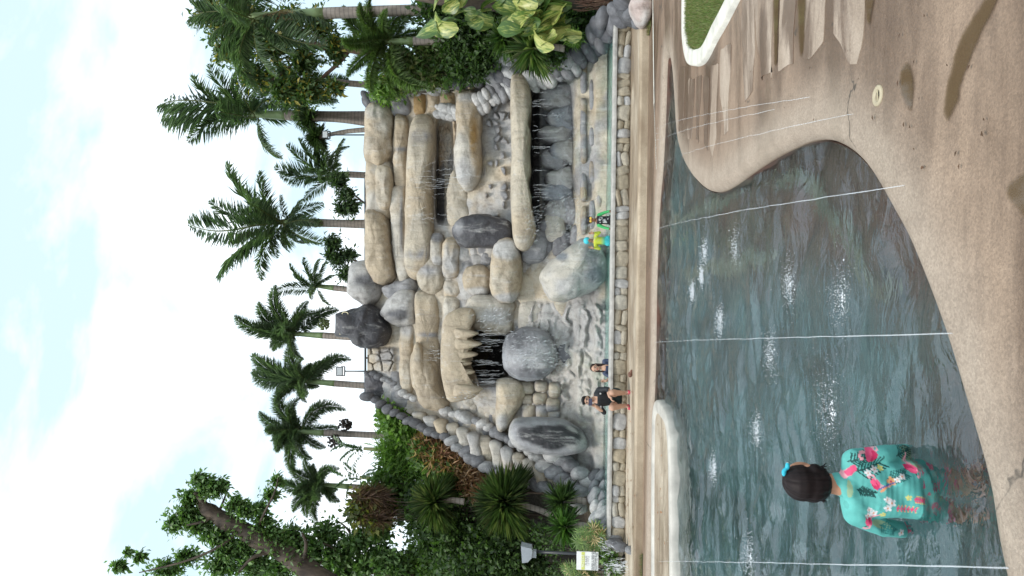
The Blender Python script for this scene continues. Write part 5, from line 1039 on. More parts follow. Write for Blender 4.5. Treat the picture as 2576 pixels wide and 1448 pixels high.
def hand(wrist, dirv, palm_n, size=0.075, curl=0.5, v=False):
    """palm and five unequal fingers as cones; dirv = along the fingers, palm_n = out of the palm"""
    w = np.array(wrist, float); d = unit(np.array(dirv, float)); n = unit(np.array(palm_n, float)); n = unit(n-d*np.dot(n, d)); s = np.cross(d, n); P_ = []
    for k in (-1, 0, 1): P_.append(cone_mesh(w+s*k*size*0.22, size*0.16, w+d*size*0.85+s*k*size*0.30, size*0.15, 8))
    for k, (o, l) in enumerate([(-0.42, 0.62), (-0.15, 0.82), (0.13, 0.90), (0.40, 0.80)]):
        c = curl if not (v and k in (2, 3)) else 0.0; sp = o*0.35 if v and k in (2, 3) else o*0.08
        if v and k == 2: sp = -0.12
        if v and k == 3: sp = 0.32
        b = w+d*size*0.85+s*o*size*0.75; m_ = b+unit(d+s*sp+n*c*0.7)*size*l*0.5; t_ = m_+unit(d*(1-c*0.9)+s*sp+n*c*1.6)*size*l*0.5
        P_ += [cone_mesh(b, size*0.125, m_, size*0.115, 8), cone_mesh(m_, size*0.115, t_, size*0.095, 8)]
    b = w+d*size*0.25+s*size*0.40; m_ = b+unit(s*0.9+d*0.7+n*0.3)*size*0.38; t_ = m_+unit(d*0.9+s*0.2+n*0.4)*size*0.34
    P_ += [cone_mesh(b, size*0.15, m_, size*0.13, 8), cone_mesh(m_, size*0.13, t_, size*0.10, 8)]
    return P_
SKIN = np.array((0.42, 0.235, 0.15)); SKIN2 = np.array((0.50, 0.30, 0.21)); BROWN = np.array((0.24, 0.115, 0.07))
def head_parts(c, h, face):
    """skull, jaw, nose, ears; c = centre, h = head height, face = unit vector the face looks along"""
    c = np.array(c, float); f = unit(np.array(face, float)); s = unit(np.cross(f, [0, 0, 1.0])); up = np.cross(s, f)
    P_ = [cone_mesh(c+up*h*0.10-f*h*0.03, h*0.36, c+up*h*0.12+f*h*0.04, h*0.35), cone_mesh(c-up*h*0.12+f*h*0.10, h*0.27, c-up*h*0.30+f*h*0.14, h*0.19),
          cone_mesh(c+up*h*0.04+f*h*0.36, h*0.045, c-up*h*0.08+f*h*0.43, h*0.055, 8)]
    for k in (-1, 1): P_.append(cone_mesh(c+s*k*h*0.36+up*h*0.05, h*0.05, c+s*k*h*0.37-up*h*0.06-f*h*0.01, h*0.04, 8))
    return P_
def face_paint(V, col, c, h, face, lips=(0.35, 0.10, 0.09)):
    c = np.array(c, float); f = unit(np.array(face, float)); s = unit(np.cross(f, [0, 0, 1.0])); up = np.cross(s, f); q = (V-c)/h; x, y, z = q @ s, q @ f, q @ up
    front = y > 0.12
    for k in (-1, 1):
        col[front & (((x-k*0.15)/0.085)**2+((z-0.04)/0.04)**2 < 1)] = (0.55, 0.5, 0.47); col[front & (((x-k*0.15)/0.045)**2+((z-0.04)/0.04)**2 < 1)] = (0.02, 0.015, 0.012)
        col[front & (np.abs(x-k*0.15) < 0.10) & (np.abs(z-0.13) < 0.022)] = (0.03, 0.02, 0.018)
    col[front & ((x/0.13)**2+((z+0.20)/0.035)**2 < 1)] = lips
    return col
def person(loc, label, body, voxel, paint_fn, group=None, smooth=3):
    th = thing('person', loc); tag(th, label, 'person', group); V, F = merge(body, voxel, smooth); o = build('body', V, F, M_SKIN, th, paint_fn(V)); return th
def add(th, name, parts, voxel, col, mat=None, smooth=3):
    V, F = merge(parts, voxel, smooth); c = col(V) if callable(col) else np.repeat(np.array(col)[None], len(V), 0); return build(name, V, F, mat or M_SKIN, th, c)

# ---- girl in the pool, seen from behind
g0 = G(2305, 1238, WATER_Z); gx_, gy_ = g0.x, g0.y
A = lambda x, y, z: np.array([gx_+x, gy_+y, z])            # x right, y away, z absolute
gt = thing('person', A(0, 0, FLOOR_Z)); tag(gt, 'girl seen from behind standing hip-deep in a turquoise flamingo-print swim shirt', 'person')
hc = A(0.042, 0.02, 0.383); hf = np.array([0.45, 0.88, -0.06]); hh = 0.205
body = head_parts(hc, hh, hf)+[cone_mesh(A(0.03, 0.01, 0.31), 0.044, A(0.02, 0.0, 0.235), 0.05), cone_mesh(A(0.02, 0, 0.20), 0.05, A(0.01, 0, 0.10), 0.06), cone_mesh(A(0.01, 0, 0.10), 0.06, A(0, 0, -0.13), 0.065),
        cone_mesh(A(-0.05, 0, -0.15), 0.075, A(0.05, 0, -0.15), 0.075)]
for s in (-1, 1):
    body += [cone_mesh(A(s*0.062, 0.0, -0.18), 0.072, A(s*0.070, 0.02, -0.44), 0.050), cone_mesh(A(s*0.070, 0.02, -0.44), 0.048, A(s*0.072, -0.01, -0.68), 0.032), cone_mesh(A(s*0.072, -0.03, -0.705), 0.03, A(s*0.08, 0.10, -0.715), 0.024)]
sh = {1: A(0.146, 0.0, 0.190), -1: A(-0.118, 0.0, 0.182)}; el = {1: A(0.172, 0.01, 0.02), -1: A(-0.178, 0.03, 0.03)}; wr = {1: A(0.165, 0.10, -0.13), -1: A(-0.215, 0.12, -0.12)}
for s in (-1, 1):
    body += [cone_mesh(A(s*0.06+0.01, 0, 0.18), 0.03, sh[s]+np.array([-s*0.02, 0, -0.025]), 0.028), cone_mesh(sh[s]+np.array([-s*0.02, 0, -0.025]), 0.030, el[s], 0.028), cone_mesh(el[s], 0.028, wr[s], 0.022)]+hand(wr[s], (s*-0.1, 0.4, -0.9), (-s, 0, -0.2), 0.062, 0.35)
def gpaint(V):
    c = np.repeat(SKIN[None]*np.array([[1.05, 0.95, 0.9]]), len(V), 0); z = V[:, 2]; n = fbm(V*14, 3, 5)
    short = (z < -0.10) & (z > -0.40); c[short] = (0.10, 0.42, 0.38); c[short & (n > 0.56)] = (0.65, 0.10, 0.20); return face_paint(V, c, hc, hh, hf)
V, F = merge(body, 0.007, 4); build('body', V, F, M_SKIN, gt, gpaint(V))
shirt = [cone_mesh(A(0.028, 0.005, 0.248), 0.052, A(0.018, 0.0, 0.20), 0.072)]
for z_ in np.linspace(0.168, -0.17, 15):
    f_ = (0.168-z_)/0.338; hw_ = np.interp(f_, [0, 0.2, 0.6, 1], [0.066, 0.060, 0.050, 0.056]); r_ = np.interp(f_, [0, 0.25, 0.6, 1], [0.066, 0.078, 0.080, 0.086]); shirt.append(cone_mesh(A(0.012-hw_, 0, z_), r_, A(0.012+hw_, 0, z_), r_))
for s in (-1, 1):
    shirt += [cone_mesh(A(s*0.06+0.014, 0, 0.180), 0.060, sh[s]+np.array([-s*0.008, 0, -0.012]), 0.055), cone_mesh(sh[s]+np.array([-s*0.008, 0, -0.012]), 0.055, el[s], 0.044), cone_mesh(el[s], 0.042, el[s]*0.25+wr[s]*0.75, 0.040)]
V, F = merge(shirt, 0.0042, 16)
# drape: soft diagonal folds in the cloth
wr_ = np.sin((V[:, 2]-0.6*V[:, 0])*48+fbm(V*9, 2, 4)*5)*fbm(V*5, 2, 8); V[:, 1] -= 0.010*wr_; V[:, 0] += 0.004*wr_
tx, tz = V[:, 0]-gx_, V[:, 2]; backside = (V[:, 1]-gy_) < 0.05
TEAL = np.array((0.10, 0.39, 0.355)); c = lerp(np.repeat(TEAL[None], len(V), 0), TEAL*1.25, sstep(0.4, 0.6, fbm(V*6, 3, 1)))
PINK = np.array((0.85, 0.10, 0.23)); HOT = np.array((0.62, 0.03, 0.12)); LPINK = np.array((0.90, 0.42, 0.48)); WHT = np.array((0.85, 0.85, 0.86)); DGR = np.array((0.012, 0.075, 0.07)); YEL = np.array((0.75, 0.70, 0.22)); ORA = np.array((0.80, 0.33, 0.16)); PGR = np.array((0.40, 0.58, 0.36)); BLU = np.array((0.10, 0.13, 0.42))
def rot(x, z, cx, cz, a):
    X = (tx-cx)*math.cos(a)+(tz-cz)*math.sin(a); Z = -(tx-cx)*math.sin(a)+(tz-cz)*math.cos(a); return X, Z
def blob_(cx, cz, rx, rz, col, a=0.0):
    X, Z = rot(tx, tz, cx, cz, a); c[backside & ((X/rx)**2+(Z/rz)**2 < 1)] = col
def stroke(pts, w, col):
    for (x0, z0), (x1, z1) in zip(pts[:-1], pts[1:]):
        dx, dz_ = x1-x0, z1-z0; t_ = np.clip(((tx-x0)*dx+(tz-z0)*dz_)/(dx*dx+dz_*dz_+1e-12), 0, 1); c[backside & (np.hypot(tx-x0-t_*dx, tz-z0-t_*dz_) < w)] = col
def flower(cx, cz, r, col=WHT, mid=ORA):
    for k in range(5):
        a = k*2*math.pi/5+0.3; blob_(cx+math.cos(a)*r*0.55, cz+math.sin(a)*r*0.55, r*0.5, r*0.36, col*(0.9+0.1*(k % 2)), a)
    blob_(cx, cz, r*0.25, r*0.25, mid)
def fern(x0, z0, x1, z1, w, col):
    stroke([(x0, z0), (x1, z1)], 0.0028, col); d = np.array([x1-x0, z1-z0]); l = np.hypot(*d); d = d/l; n_ = np.array([-d[1], d[0]])
    for t_ in np.linspace(0.1, 0.95, 8):
        for s in (-1, 1):
            b = np.array([x0, z0])+d*l*t_; e = b+(n_*s*w*(1-0.5*t_)+d*w*0.7); stroke([tuple(b), tuple(e)], 0.0030, col)
def flamingo(cx, cz, s, flip=1, tilt=0.0):
    R = lambda x, z: (cx+flip*(x*math.cos(tilt)-z*math.sin(tilt))*s, cz+(x*math.sin(tilt)+z*math.cos(tilt))*s)
    stroke([R(0.0, -0.25), R(0.05, -0.6), R(0.02, -1.0)], 0.0032, LPINK); stroke([R(0.12, -0.2), R(0.2, -0.55), R(0.1, -0.75)], 0.0032, LPINK)
    for k, (x, z, rx, rz, cl) in enumerate([(0, 0, 0.42, 0.27, PINK), (0.18, -0.05, 0.34, 0.20, HOT), (0.05, 0.08, 0.30, 0.12, PINK*1.1), (0.32, -0.14, 0.2, 0.1, HOT)]): q_ = R(x, z); blob_(q_[0], q_[1], rx*s, rz*s, cl, flip*(-0.35)+tilt)
    stroke([R(-0.32, 0.08), R(-0.52, 0.25), R(-0.50, 0.48), R(-0.32, 0.56), R(-0.26, 0.44)], 0.055*s+0.001, LPINK); q_ = R(-0.28, 0.45); blob_(q_[0], q_[1], 0.09*s, 0.07*s, LPINK); stroke([R(-0.24, 0.42), R(-0.20, 0.33)], 0.003, DGR)
fern(0.10, 0.20, 0.14, 0.08, 0.045, DGR); fern(0.14, 0.22, 0.175, 0.13, 0.03, DGR); fern(0.02, 0.19, 0.005, 0.12, 0.022, DGR); fern(0.205, -0.03, 0.16, -0.09, 0.05, PGR*0.8); fern(0.17, 0.0, 0.20, -0.085, 0.04, DGR); fern(0.075, 0.06, 0.10, -0.02, 0.03, DGR*2)
flamingo(0.055, 0.115, 0.062, -1, 0.2); flamingo(0.175, 0.125, 0.075, -1, -0.9); flamingo(-0.13, 0.13, 0.06, 1, 0.7); flamingo(0.12, -0.055, 0.06, 1, 1.6)
stroke([(0.10, 0.215), (0.075, 0.235)], 0.012, LPINK); stroke([(0.115, 0.20), (0.09, 0.22)], 0.013, PINK)
flower(0.065, 0.045, 0.022, ORA*np.array([1.05, 1.3, 1.3]), HOT); stroke([(0.03, 0.10), (0.045, 0.075), (0.06, 0.03)], 0.003, BLU); stroke([(0.02, 0.09), (0.04, 0.07)], 0.005, ORA)
for (x, z, r) in ((0.115, 0.115, 0.015), (0.10, 0.145, 0.015), (-0.03, 0.045, 0.019), (-0.055, 0.06, 0.017), (-0.015, 0.065, 0.014), (-0.085, 0.115, 0.017), (-0.10, 0.135, 0.015), (-0.07, 0.135, 0.013), (0.09, 0.0, 0.014), (0.075, 0.02, 0.013), (-0.20, -0.05, 0.018)): flower(x, z, r)
for (x, z) in ((-0.09, 0.075), (-0.005, -0.03), (0.12, 0.085)): flower(x, z, 0.013, YEL, PGR)
def sprig(x0, z0, x1, z1):
    stroke([(x0, z0), (x1, z1)], 0.003, PINK); d = np.array([x1-x0, z1-z0]); l = np.hypot(*d); d /= l; n_ = np.array([-d[1], d[0]])
    for t_ in np.linspace(0, 1, 6):
        b = np.array([x0, z0])+d*l*t_
        for s in (-1, 1): e = b+n_*s*0.014+d*0.006; stroke([tuple(b), tuple(e)], 0.0032, PINK); blob_(e[0], e[1], 0.003, 0.003, YEL)
sprig(-0.055, 0.02, -0.06, -0.06); sprig(-0.01, -0.055, -0.015, -0.10)
blob_(-0.150, 0.06, 0.018, 0.055, PGR*0.8, -0.35); blob_(0.02, 0.222, 0.04, 0.012, PGR*0.8); fern(-0.15, 0.07, -0.185, 0.0, 0.03, DGR*3)
band = (tz < -0.10) & (fbm(V*22, 3, 3) > 0.60); c[band] = PINK*0.8
c[~(np.abs(c-TEAL).sum(1) < 0.12)] *= 0.8
build('swim_shirt', V, F, M_CLOTH, gt, c)
hair = [ball(hc+np.array([-0.012, -0.030, -0.045]), (0.080, 0.068, 0.052)), ball(hc+np.array([-0.015, -0.022, 0.035]), (0.086, 0.092, 0.084)), ball(hc+np.array([-0.020, -0.032, -0.012]), (0.084, 0.076, 0.074)), cone_mesh(hc+np.array([-0.058, -0.03, -0.02]), 0.044, hc+np.array([-0.052, -0.03, -0.055]), 0.032), cone_mesh(hc+np.array([-0.01, -0.055, -0.02]), 0.052, hc+np.array([-0.01, -0.042, -0.062]), 0.034), cone_mesh(hc+np.array([0.04, -0.035, -0.02]), 0.040, hc+np.array([0.03, -0.03, -0.055]), 0.028)]
V, F = merge(hair, 0.005, 12)
stn = fbm(np.column_stack([np.arctan2(V[:, 0]-hc[0], -(V[:, 1]-hc[1]))*14, V[:, 2]*6, V[:, 2]*0]), 3, 6); d_ = V-hc; d_ /= np.linalg.norm(d_, axis=1)[:, None]; V = V+d_*((stn-0.5)*0.006)[:, None]
build('hair', V, F, M_HAIR, gt, np.array((0.012, 0.008, 0.008))[None]*(0.6+1.0*stn[:, None]))
ps = []
for k in range(30):                                           # loose strands at the neck and over the ear
    a = random.uniform(-1.9, 1.5); b0 = hc+np.array([math.sin(a)*0.078-0.015, -math.cos(a)*0.07-0.015, -0.05]); e = b0+np.array([random.uniform(-.015, .02), random.uniform(-.01, .01), -random.uniform(0.015, 0.032)]); ps.append(tube([b0, (b0+e)/2+np.array([random.uniform(-.006, .006), 0, 0]), e], [0.0035, 0.0028, 0.001], 5))
V, F = join(*ps); build('loose_strands', V, F, M_HAIR, gt, np.repeat([[0.012, 0.008, 0.008]], len(V), 0))
bow = hc+np.array([0.045, -0.02, 0.108])
V, F = merge([ball(bow+np.array([-0.015, 0, 0.006]), (0.019, 0.012, 0.011)), ball(bow+np.array([0.016, 0.0, -0.010]), (0.019, 0.012, 0.011)), ball(bow, (0.008, 0.012, 0.009))], 0.0035, 2); build('hair_bow', V, F, M_CLOTH, gt, lerp(np.repeat([[0.03, 0.42, 0.55]], len(V), 0), np.array((0.75, 0.72, 0.6)), (np.abs(V[:, 0]-bow[0]) > 0.032).astype(float)))
# ---- squatting man with a phone on the terrace
mz = 0.15; mp_ = G(1572, 985, mz); Bm = lambda x, y, z: np.array([mp_.x+x, 14.45+y, mz+z])   # facing the camera (-y)
mh = Bm(-0.04, -0.06, 0.86); mf = np.array([0.0, -1.0, -0.05]); body = head_parts(mh, 0.225, mf)+[cone_mesh(Bm(-0.03, -0.03, 0.76), 0.055, Bm(-0.02, 0.0, 0.70), 0.06), cone_mesh(Bm(-0.12, 0.0, 0.62), 0.085, Bm(0.12, 0.0, 0.63), 0.085), cone_mesh(Bm(-0.06, 0, 0.62), 0.12, Bm(-0.03, 0.06, 0.38), 0.12), cone_mesh(Bm(0.06, 0, 0.62), 0.12, Bm(0.04, 0.06, 0.38), 0.12), cone_mesh(Bm(-0.08, 0.12, 0.26), 0.13, Bm(0.08, 0.12, 0.26), 0.13)]
for s in (-1, 1):
    kn = Bm(s*0.15, -0.22, 0.36); an = Bm(s*0.13, -0.04, 0.08); body += [cone_mesh(Bm(s*0.09, 0.10, 0.26), 0.10, kn, 0.072), cone_mesh(kn, 0.070, an, 0.042), cone_mesh(an, 0.042, Bm(s*0.14, -0.02, 0.04), 0.036), cone_mesh(Bm(s*0.14, 0.0, 0.035), 0.034, Bm(s*0.16, -0.17, 0.03), 0.028)]
rs, re_, rw = Bm(-0.17, 0.0, 0.62), Bm(-0.27, -0.14, 0.52), Bm(-0.13, -0.22, 0.70); ls, le, lw_ = Bm(0.17, 0.0, 0.63), Bm(0.21, -0.10, 0.45), Bm(0.08, -0.26, 0.42)
body += [cone_mesh(rs, 0.062, re_, 0.05), cone_mesh(re_, 0.048, rw, 0.033), cone_mesh(ls, 0.062, le, 0.05), cone_mesh(le, 0.048, lw_, 0.033)]+hand(rw, (0.35, -0.15, 0.9), (0.6, -0.6, 0.0), 0.085, 0.7)+hand(lw_, (-0.7, -0.3, -0.4), (0, 0, -1), 0.085, 0.4)
def mpaint(V):
    q = V-Bm(0, 0, 0); c = np.repeat(SKIN2[None]*0.95, len(V), 0); x, y, z = q.T
    shirt_ = (z > 0.31) & (z < 0.73) & (y > -0.155) & ~((np.hypot(x-0.15, z-0.36) < 0.10) & (y < -0.08)) & ~((np.hypot(x+0.15, z-0.36) < 0.10) & (y < -0.08)); vneck = (np.abs(x+0.02) < 0.07) & (z > 0.66) & (y < -0.02); sl = (z > 0.44) & (np.abs(x) > 0.15) & (y > -0.20) & (z < 0.66)
    c[(shirt_ | sl) & ~vneck] = (0.016, 0.018, 0.022); c[(z < 0.40) & (z > 0.14) & (y > -0.10) & (np.abs(x) < 0.23) & ~((y < -0.02) & (z < 0.2))] = (0.012, 0.03, 0.032)
    c[(np.hypot(x-0.11, z-0.60) < 0.018) & (y < 0)] = (0.6, 0.6, 0.6); c[(np.hypot(x+0.16, z-0.585) < 0.018) & (y < 0)] = (0.6, 0.6, 0.6)
    return face_paint(V, c, mh, 0.225, mf)
mt_ = person(Bm(0, 0, 0), 'man in black squatting on the terrace holding a phone to his face', body, 0.009, mpaint)
add(mt_, 'hair', [ball(mh+np.array([0, 0.02, 0.055]), (0.092, 0.10, 0.075)), ball(mh+np.array([0, 0.045, 0.0]), (0.09, 0.08, 0.08)), cone_mesh(mh+np.array([-0.06, -0.06, 0.085]), 0.028, mh+np.array([0.06, -0.055, 0.09]), 0.03)], 0.008, (0.012, 0.011, 0.012), M_HAIR)
for s in (-1, 1): add(mt_, 'sandal', [cone_mesh(Bm(s*0.14, 0.03, 0.012), 0.030, Bm(s*0.165, -0.18, 0.012), 0.034), cone_mesh(Bm(s*0.12, -0.08, 0.03), 0.022, Bm(s*0.18, -0.09, 0.03), 0.022), cone_mesh(Bm(s*0.14, -0.02, 0.06), 0.034, Bm(s*0.14, -0.02, 0.07), 0.034)], 0.007, (0.50, 0.05, 0.09))
V, F = box(rw+np.array([0.10, -0.10, 0.11]), (0.145, 0.010, 0.075)); ph = build('phone', V, F, plain('phone_shell', (0.05, 0.05, 0.09), 0.25), None, smooth=False); tag(ph, 'dark phone held up by the squatting man', 'phone')
# ---- woman leaning on the basin rim
wp = P(1530, 925, 15.5); Bw = lambda x, y, z: np.array([wp.x+x, 15.52+y, z])
wh = Bw(-0.01, -0.02, 0.80); wf = np.array([-0.15, -1, 0.0]); body = head_parts(wh, 0.215, wf)+[cone_mesh(Bw(0, 0, 0.72), 0.045, Bw(0.01, 0.02, 0.64), 0.05), cone_mesh(Bw(-0.11, 0.02, 0.585), 0.065, Bw(0.13, 0.02, 0.595), 0.065), cone_mesh(Bw(0.01, 0.02, 0.58), 0.11, Bw(0.01, 0.08, 0.25), 0.115), cone_mesh(Bw(-0.05, 0.10, 0.2), 0.1, Bw(0.07, 0.10, 0.2), 0.1)]
for s in (-1, 1): body += [cone_mesh(Bw(0.01+s*0.07, 0.10, 0.2), 0.085, Bw(0.01+s*0.09, 0.2, 0.06), 0.06)]
body += [cone_mesh(Bw(-0.14, 0.02, 0.58), 0.05, Bw(-0.20, -0.06, 0.46), 0.042), cone_mesh(Bw(-0.20, -0.06, 0.46), 0.04, Bw(-0.28, -0.12, 0.57), 0.03), cone_mesh(Bw(0.15, 0.02, 0.585), 0.05, Bw(0.17, -0.02, 0.42), 0.04), cone_mesh(Bw(0.17, -0.02, 0.42), 0.038, Bw(0.08, -0.12, 0.50), 0.028)]+hand(Bw(-0.28, -0.12, 0.58), (-0.05, -0.1, 1), (0, -1, 0), 0.075, 0.9, True)+hand(Bw(0.08, -0.12, 0.51), (-0.9, -0.1, 0.1), (0, 0, -1), 0.07, 0.4)
def wpaint(V):
    q = V-Bw(0, 0, 0)+np.array([0, 0, 0]); x, y, z = V[:, 0]-wp.x, V[:, 1]-15.52, V[:, 2]; c = np.repeat(SKIN2[None], len(V), 0)
    sh_ = (z < 0.655) & ~((np.abs(x-0.0) < 0.06) & (z > 0.58) & (y < 0)) & (x > -0.215) & ~((x < -0.17) & (z < 0.5)) & ~((x > 0.05) & (y < -0.06)); c[sh_] = (0.045, 0.06, 0.11); return face_paint(V, c, wh, 0.215, wf, (0.45, 0.05, 0.06))
wt_ = person(Bw(0, 0, 0.03), 'smiling woman in navy leaning on the basin rim making a victory sign', body, 0.008, wpaint)
add(wt_, 'hair', [ball(wh+np.array([0.005, 0.03, 0.045]), (0.092, 0.092, 0.08)), ball(wh+np.array([0.01, 0.05, -0.03]), (0.09, 0.07, 0.09)), cone_mesh(wh+np.array([0.075, 0.02, 0.0]), 0.03, wh+np.array([0.075, -0.02, -0.20]), 0.028), cone_mesh(wh+np.array([-0.075, 0.02, 0.0]), 0.022, wh+np.array([-0.07, -0.02, -0.17]), 0.02)], 0.008, (0.03, 0.017, 0.013), M_HAIR)
# ---- two children standing in the basin
def child(px, Y, label, raise_arms, paint_fn, hair_fn, top_px):
    e = P(px[0], px[1], Y); top = P(top_px, px[1], Y).z; B_ = lambda x, y, z: np.array([e.x+x, Y+y, top+z]); h = 0.20; hd = B_(0, 0, -h*0.5); f = np.array([0.0, -1, 0.02])
    body = head_parts(hd, h, f)+[cone_mesh(B_(0, 0.01, -0.18), 0.04, B_(0, 0.02, -0.24), 0.045), cone_mesh(B_(-0.09, 0.02, -0.28), 0.05, B_(0.09, 0.02, -0.28), 0.05), cone_mesh(B_(0, 0.02, -0.28), 0.09, B_(0, 0.02, -0.52), 0.095), cone_mesh(B_(-0.04, 0.02, -0.56), 0.085, B_(0.04, 0.02, -0.56), 0.085)]
    fl = 0.03-top
    for s in (-1, 1): body += [cone_mesh(B_(s*0.05, 0.02, -0.6), 0.07, B_(s*0.06, 0.02, (-0.6+fl)/2), 0.05), cone_mesh(B_(s*0.06, 0.02, (-0.6+fl)/2), 0.048, B_(s*0.065, 0.02, fl+0.04), 0.032), cone_mesh(B_(s*0.065, 0.03, fl+0.03), 0.03, B_(s*0.07, -0.08, fl+0.025), 0.025)]
    for s in (-1, 1):
        a = B_(s*0.115, 0.02, -0.27)
        if raise_arms: b_ = B_(s*0.19, -0.03, -0.36); w_ = B_(s*0.17, -0.08, -0.20); hdv = (-s*0.1, -0.1, 1)
        else: b_ = B_(s*0.17, 0.0, -0.40); w_ = B_(s*0.20, -0.05, -0.51); hdv = (s*0.05, -0.2, -1)
        body += [cone_mesh(a, 0.042, b_, 0.034), cone_mesh(b_, 0.034, w_, 0.026)]+hand(w_, hdv, (0, -1, 0), 0.06, 0.2)
    th = person(B_(0, 0, fl), label, body, 0.008, lambda V: paint_fn(V-np.array([e.x, Y, top]), V, hd, h, f), 'children in the basin'); hair_fn(th, hd, B_); return th
def p1(q, V, hd, h, f):
    x, y, z = q.T; c = np.repeat(BROWN[None], len(q), 0); c[z < -0.225] = (0.012, 0.012, 0.015); arm = (np.abs(x) > 0.095+0.05*np.clip(-0.30-z, 0, 0.1)) & (z < -0.22) & (z > -0.50); c[arm] = (0.05, 0.40, 0.12); c[(np.abs(x) > 0.12) & (z < -0.50) & (z > -0.60)] = BROWN
    n = fbm(np.column_stack([x*30, z*30, x*0]), 2, 6); c[(y < 0) & (np.abs(x) < 0.07) & (z < -0.27) & (z > -0.50) & (n > 0.60)] = (0.45, 0.45, 0.45); c[(y < 0) & (np.hypot(x, z+0.29) < 0.025)] = (0.42, 0.42, 0.42); return face_paint(V, c, hd, h, f)
def h1(th, hd, B_):
    add(th, 'swim_cap', [ball(hd+np.array([0, 0.012, 0.035]), (0.083, 0.09, 0.075))], 0.006, (0.015, 0.015, 0.018))
    for s in (-1, 1): add(th, 'goggle_lens', [ball(hd+np.array([s*0.033, -0.078, 0.014]), (0.033, 0.018, 0.028))], 0.004, lambda V: np.repeat([[0.75, 0.48, 0.08]], len(V), 0))
child((1500, 553), 15.75, 'child in a black cap, yellow goggles and green-sleeved black swim shirt', False, p1, h1, 1476)
def p2(q, V, hd, h, f):
    x, y, z = q.T; c = np.repeat(SKIN[None]*0.8, len(q), 0); body_ = z < -0.225; g = sstep(-0.50, -0.36, z); c[body_] = lerp(np.repeat([[0.04, 0.42, 0.30]], len(q), 0), np.array((0.50, 0.55, 0.05)), g)[body_]; c[z < -0.49] = (0.05, 0.45, 0.50); hnd = (np.abs(x) > 0.12) & (z > -0.235); c[hnd] = SKIN; return face_paint(V, c, hd, h, f)
def h2(th, hd, B_): add(th, 'swim_cap', [ball(hd+np.array([0, 0.008, 0.032]), (0.086, 0.093, 0.082))], 0.006, (0.06, 0.50, 0.58))
child((1500, 605), 16.3, 'child in a turquoise cap and yellow-green swim shirt with raised hands', True, p2, h2, 1469)
# ------------------------------------------------------------------ crest rail, lamps, notice
rl = thing('handrail', P(921, 660, 21.4)); tag(rl, 'thin black handrail running along the crest behind the rolls', 'handrail')
zr = 21.5
for x in (919,):
    V, F = tube([list(P(x, y, zr)) for y in (440, 560, 700, 820, 900, 990)], 0.035, 8); build('rail', V, F, M_BLACK, rl)
for y in (450, 500, 560, 620, 820, 900, 975):
    a = P(919, y, zr); V, F = tube([list(a), [a.x, a.y, a.z-0.6]], 0.03, 8); build('post', V, F, M_BLACK, rl)
def floodlight(px, Y, base_x, w, h, label, tilt=0.0, mat=M_BLACK):
    c = P(px[0], px[1], Y); b = P(base_x, px[1], Y); th = thing('floodlight', b); tag(th, label, 'floodlight', 'floodlights')
    V, F = tube([[b.x, b.y, b.z-0.4], [c.x, c.y, c.z-h*0.75]], 0.022, 8); build('pole', V, F, mat, th)
    V, F = join(box((c.x-w*0.48, c.y, c.z-h*0.45), (0.025, 0.05, h*0.5)), box((c.x+w*0.48, c.y, c.z-h*0.45), (0.025, 0.05, h*0.5)), box((c.x, c.y, c.z-h*0.72), (w, 0.05, 0.03))); build('bracket', V, F, mat, th, smooth=False)
    V, F = box((0, 0, 0), (w, 0.13, h)); V = V*np.where(V[:, 1:2] > 0, np.array([[0.72, 1, 0.72]]), 1); R = np.array(Matrix.Rotation(tilt, 3, 'X')); hs = build('housing', V @ R.T+np.array(c), F, mat, th, smooth=False)
    V, F = box((0, -0.068, 0), (w*0.8, 0.008, h*0.72)); build('lens', V @ R.T+np.array(c), F, plain('lamp_glass', (0.55, 0.58, 0.60), 0.15, var=0.1), hs, smooth=False)
    return th
floodlight((855, 933), 21.6, 925, 0.30, 0.22, 'black floodlight on a thin pole above the dark corner stones', 0.15)
floodlight((819, 339), 21.6, 925, 0.24, 0.20, 'small floodlight in front of the dark spiky tree', 0.1)
# lamp post with its notice
Yn = 14.9; nb = G(1585, 1402, 0.0); nx = P(1480, 1400, Yn).x
lp = thing('garden_lamp', (nx, Yn+0.12, 0)); tag(lp, 'grey garden lamp head on a black post behind the notice', 'lamp')
topz = P(1340, 1395, Yn).z
V, F = tube([[nx, Yn+0.12, 0], [nx+0.02, Yn+0.12, topz]], 0.032, 10); build('post', V, F, M_BLACK, lp)
c = np.array(P(1326, 1391, Yn+0.1)); pr = [(-0.17, 0.10), (-0.15, -0.02), (-0.06, -0.10), (0.08, -0.12), (0.15, -0.10), (0.17, 0.02), (0.20, 0.13)]
V = np.array([[c[0]+a, c[1]+d, c[2]+b] for d in (-0.13, 0.13) for a, b in pr]); n = len(pr); F = [tuple(range(n)), tuple(range(2*n-1, n-1, -1))]+[(i, i+n, (i+1) % n+n, (i+1) % n) for i in range(n)]; build('lamp_head', V, F, M_GREYMETAL, lp, smooth=False)
V, F = box((c[0], c[1], c[2]-0.15), (0.14, 0.14, 0.10)); build('neck', V, F, M_GREYMETAL, lp, smooth=False)
nt_ = thing('notice_board', (nx, Yn, P(1505, 1408, Yn).z)); tag(nt_, 'white notice board with a yellow-green band fixed to the lamp post', 'sign')
A0 = P(1450, 1432, Yn); A1 = P(1450, 1386, Yn); A2 = P(1505, 1408, Yn); bw, bh = A1.x-A0.x, A0.z-A2.z; bc = np.array([(A0.x+A1.x)/2, Yn, (A0.z+A2.z)/2])
M_NOTE = plain('notice_white', (0.78, 0.79, 0.78), 0.45, var=0.04); M_LIME = plain('notice_lime', (0.62, 0.66, 0.16), 0.5, var=0.05); M_INK = plain('notice_ink', (0.10, 0.10, 0.11), 0.6, var=0.05)
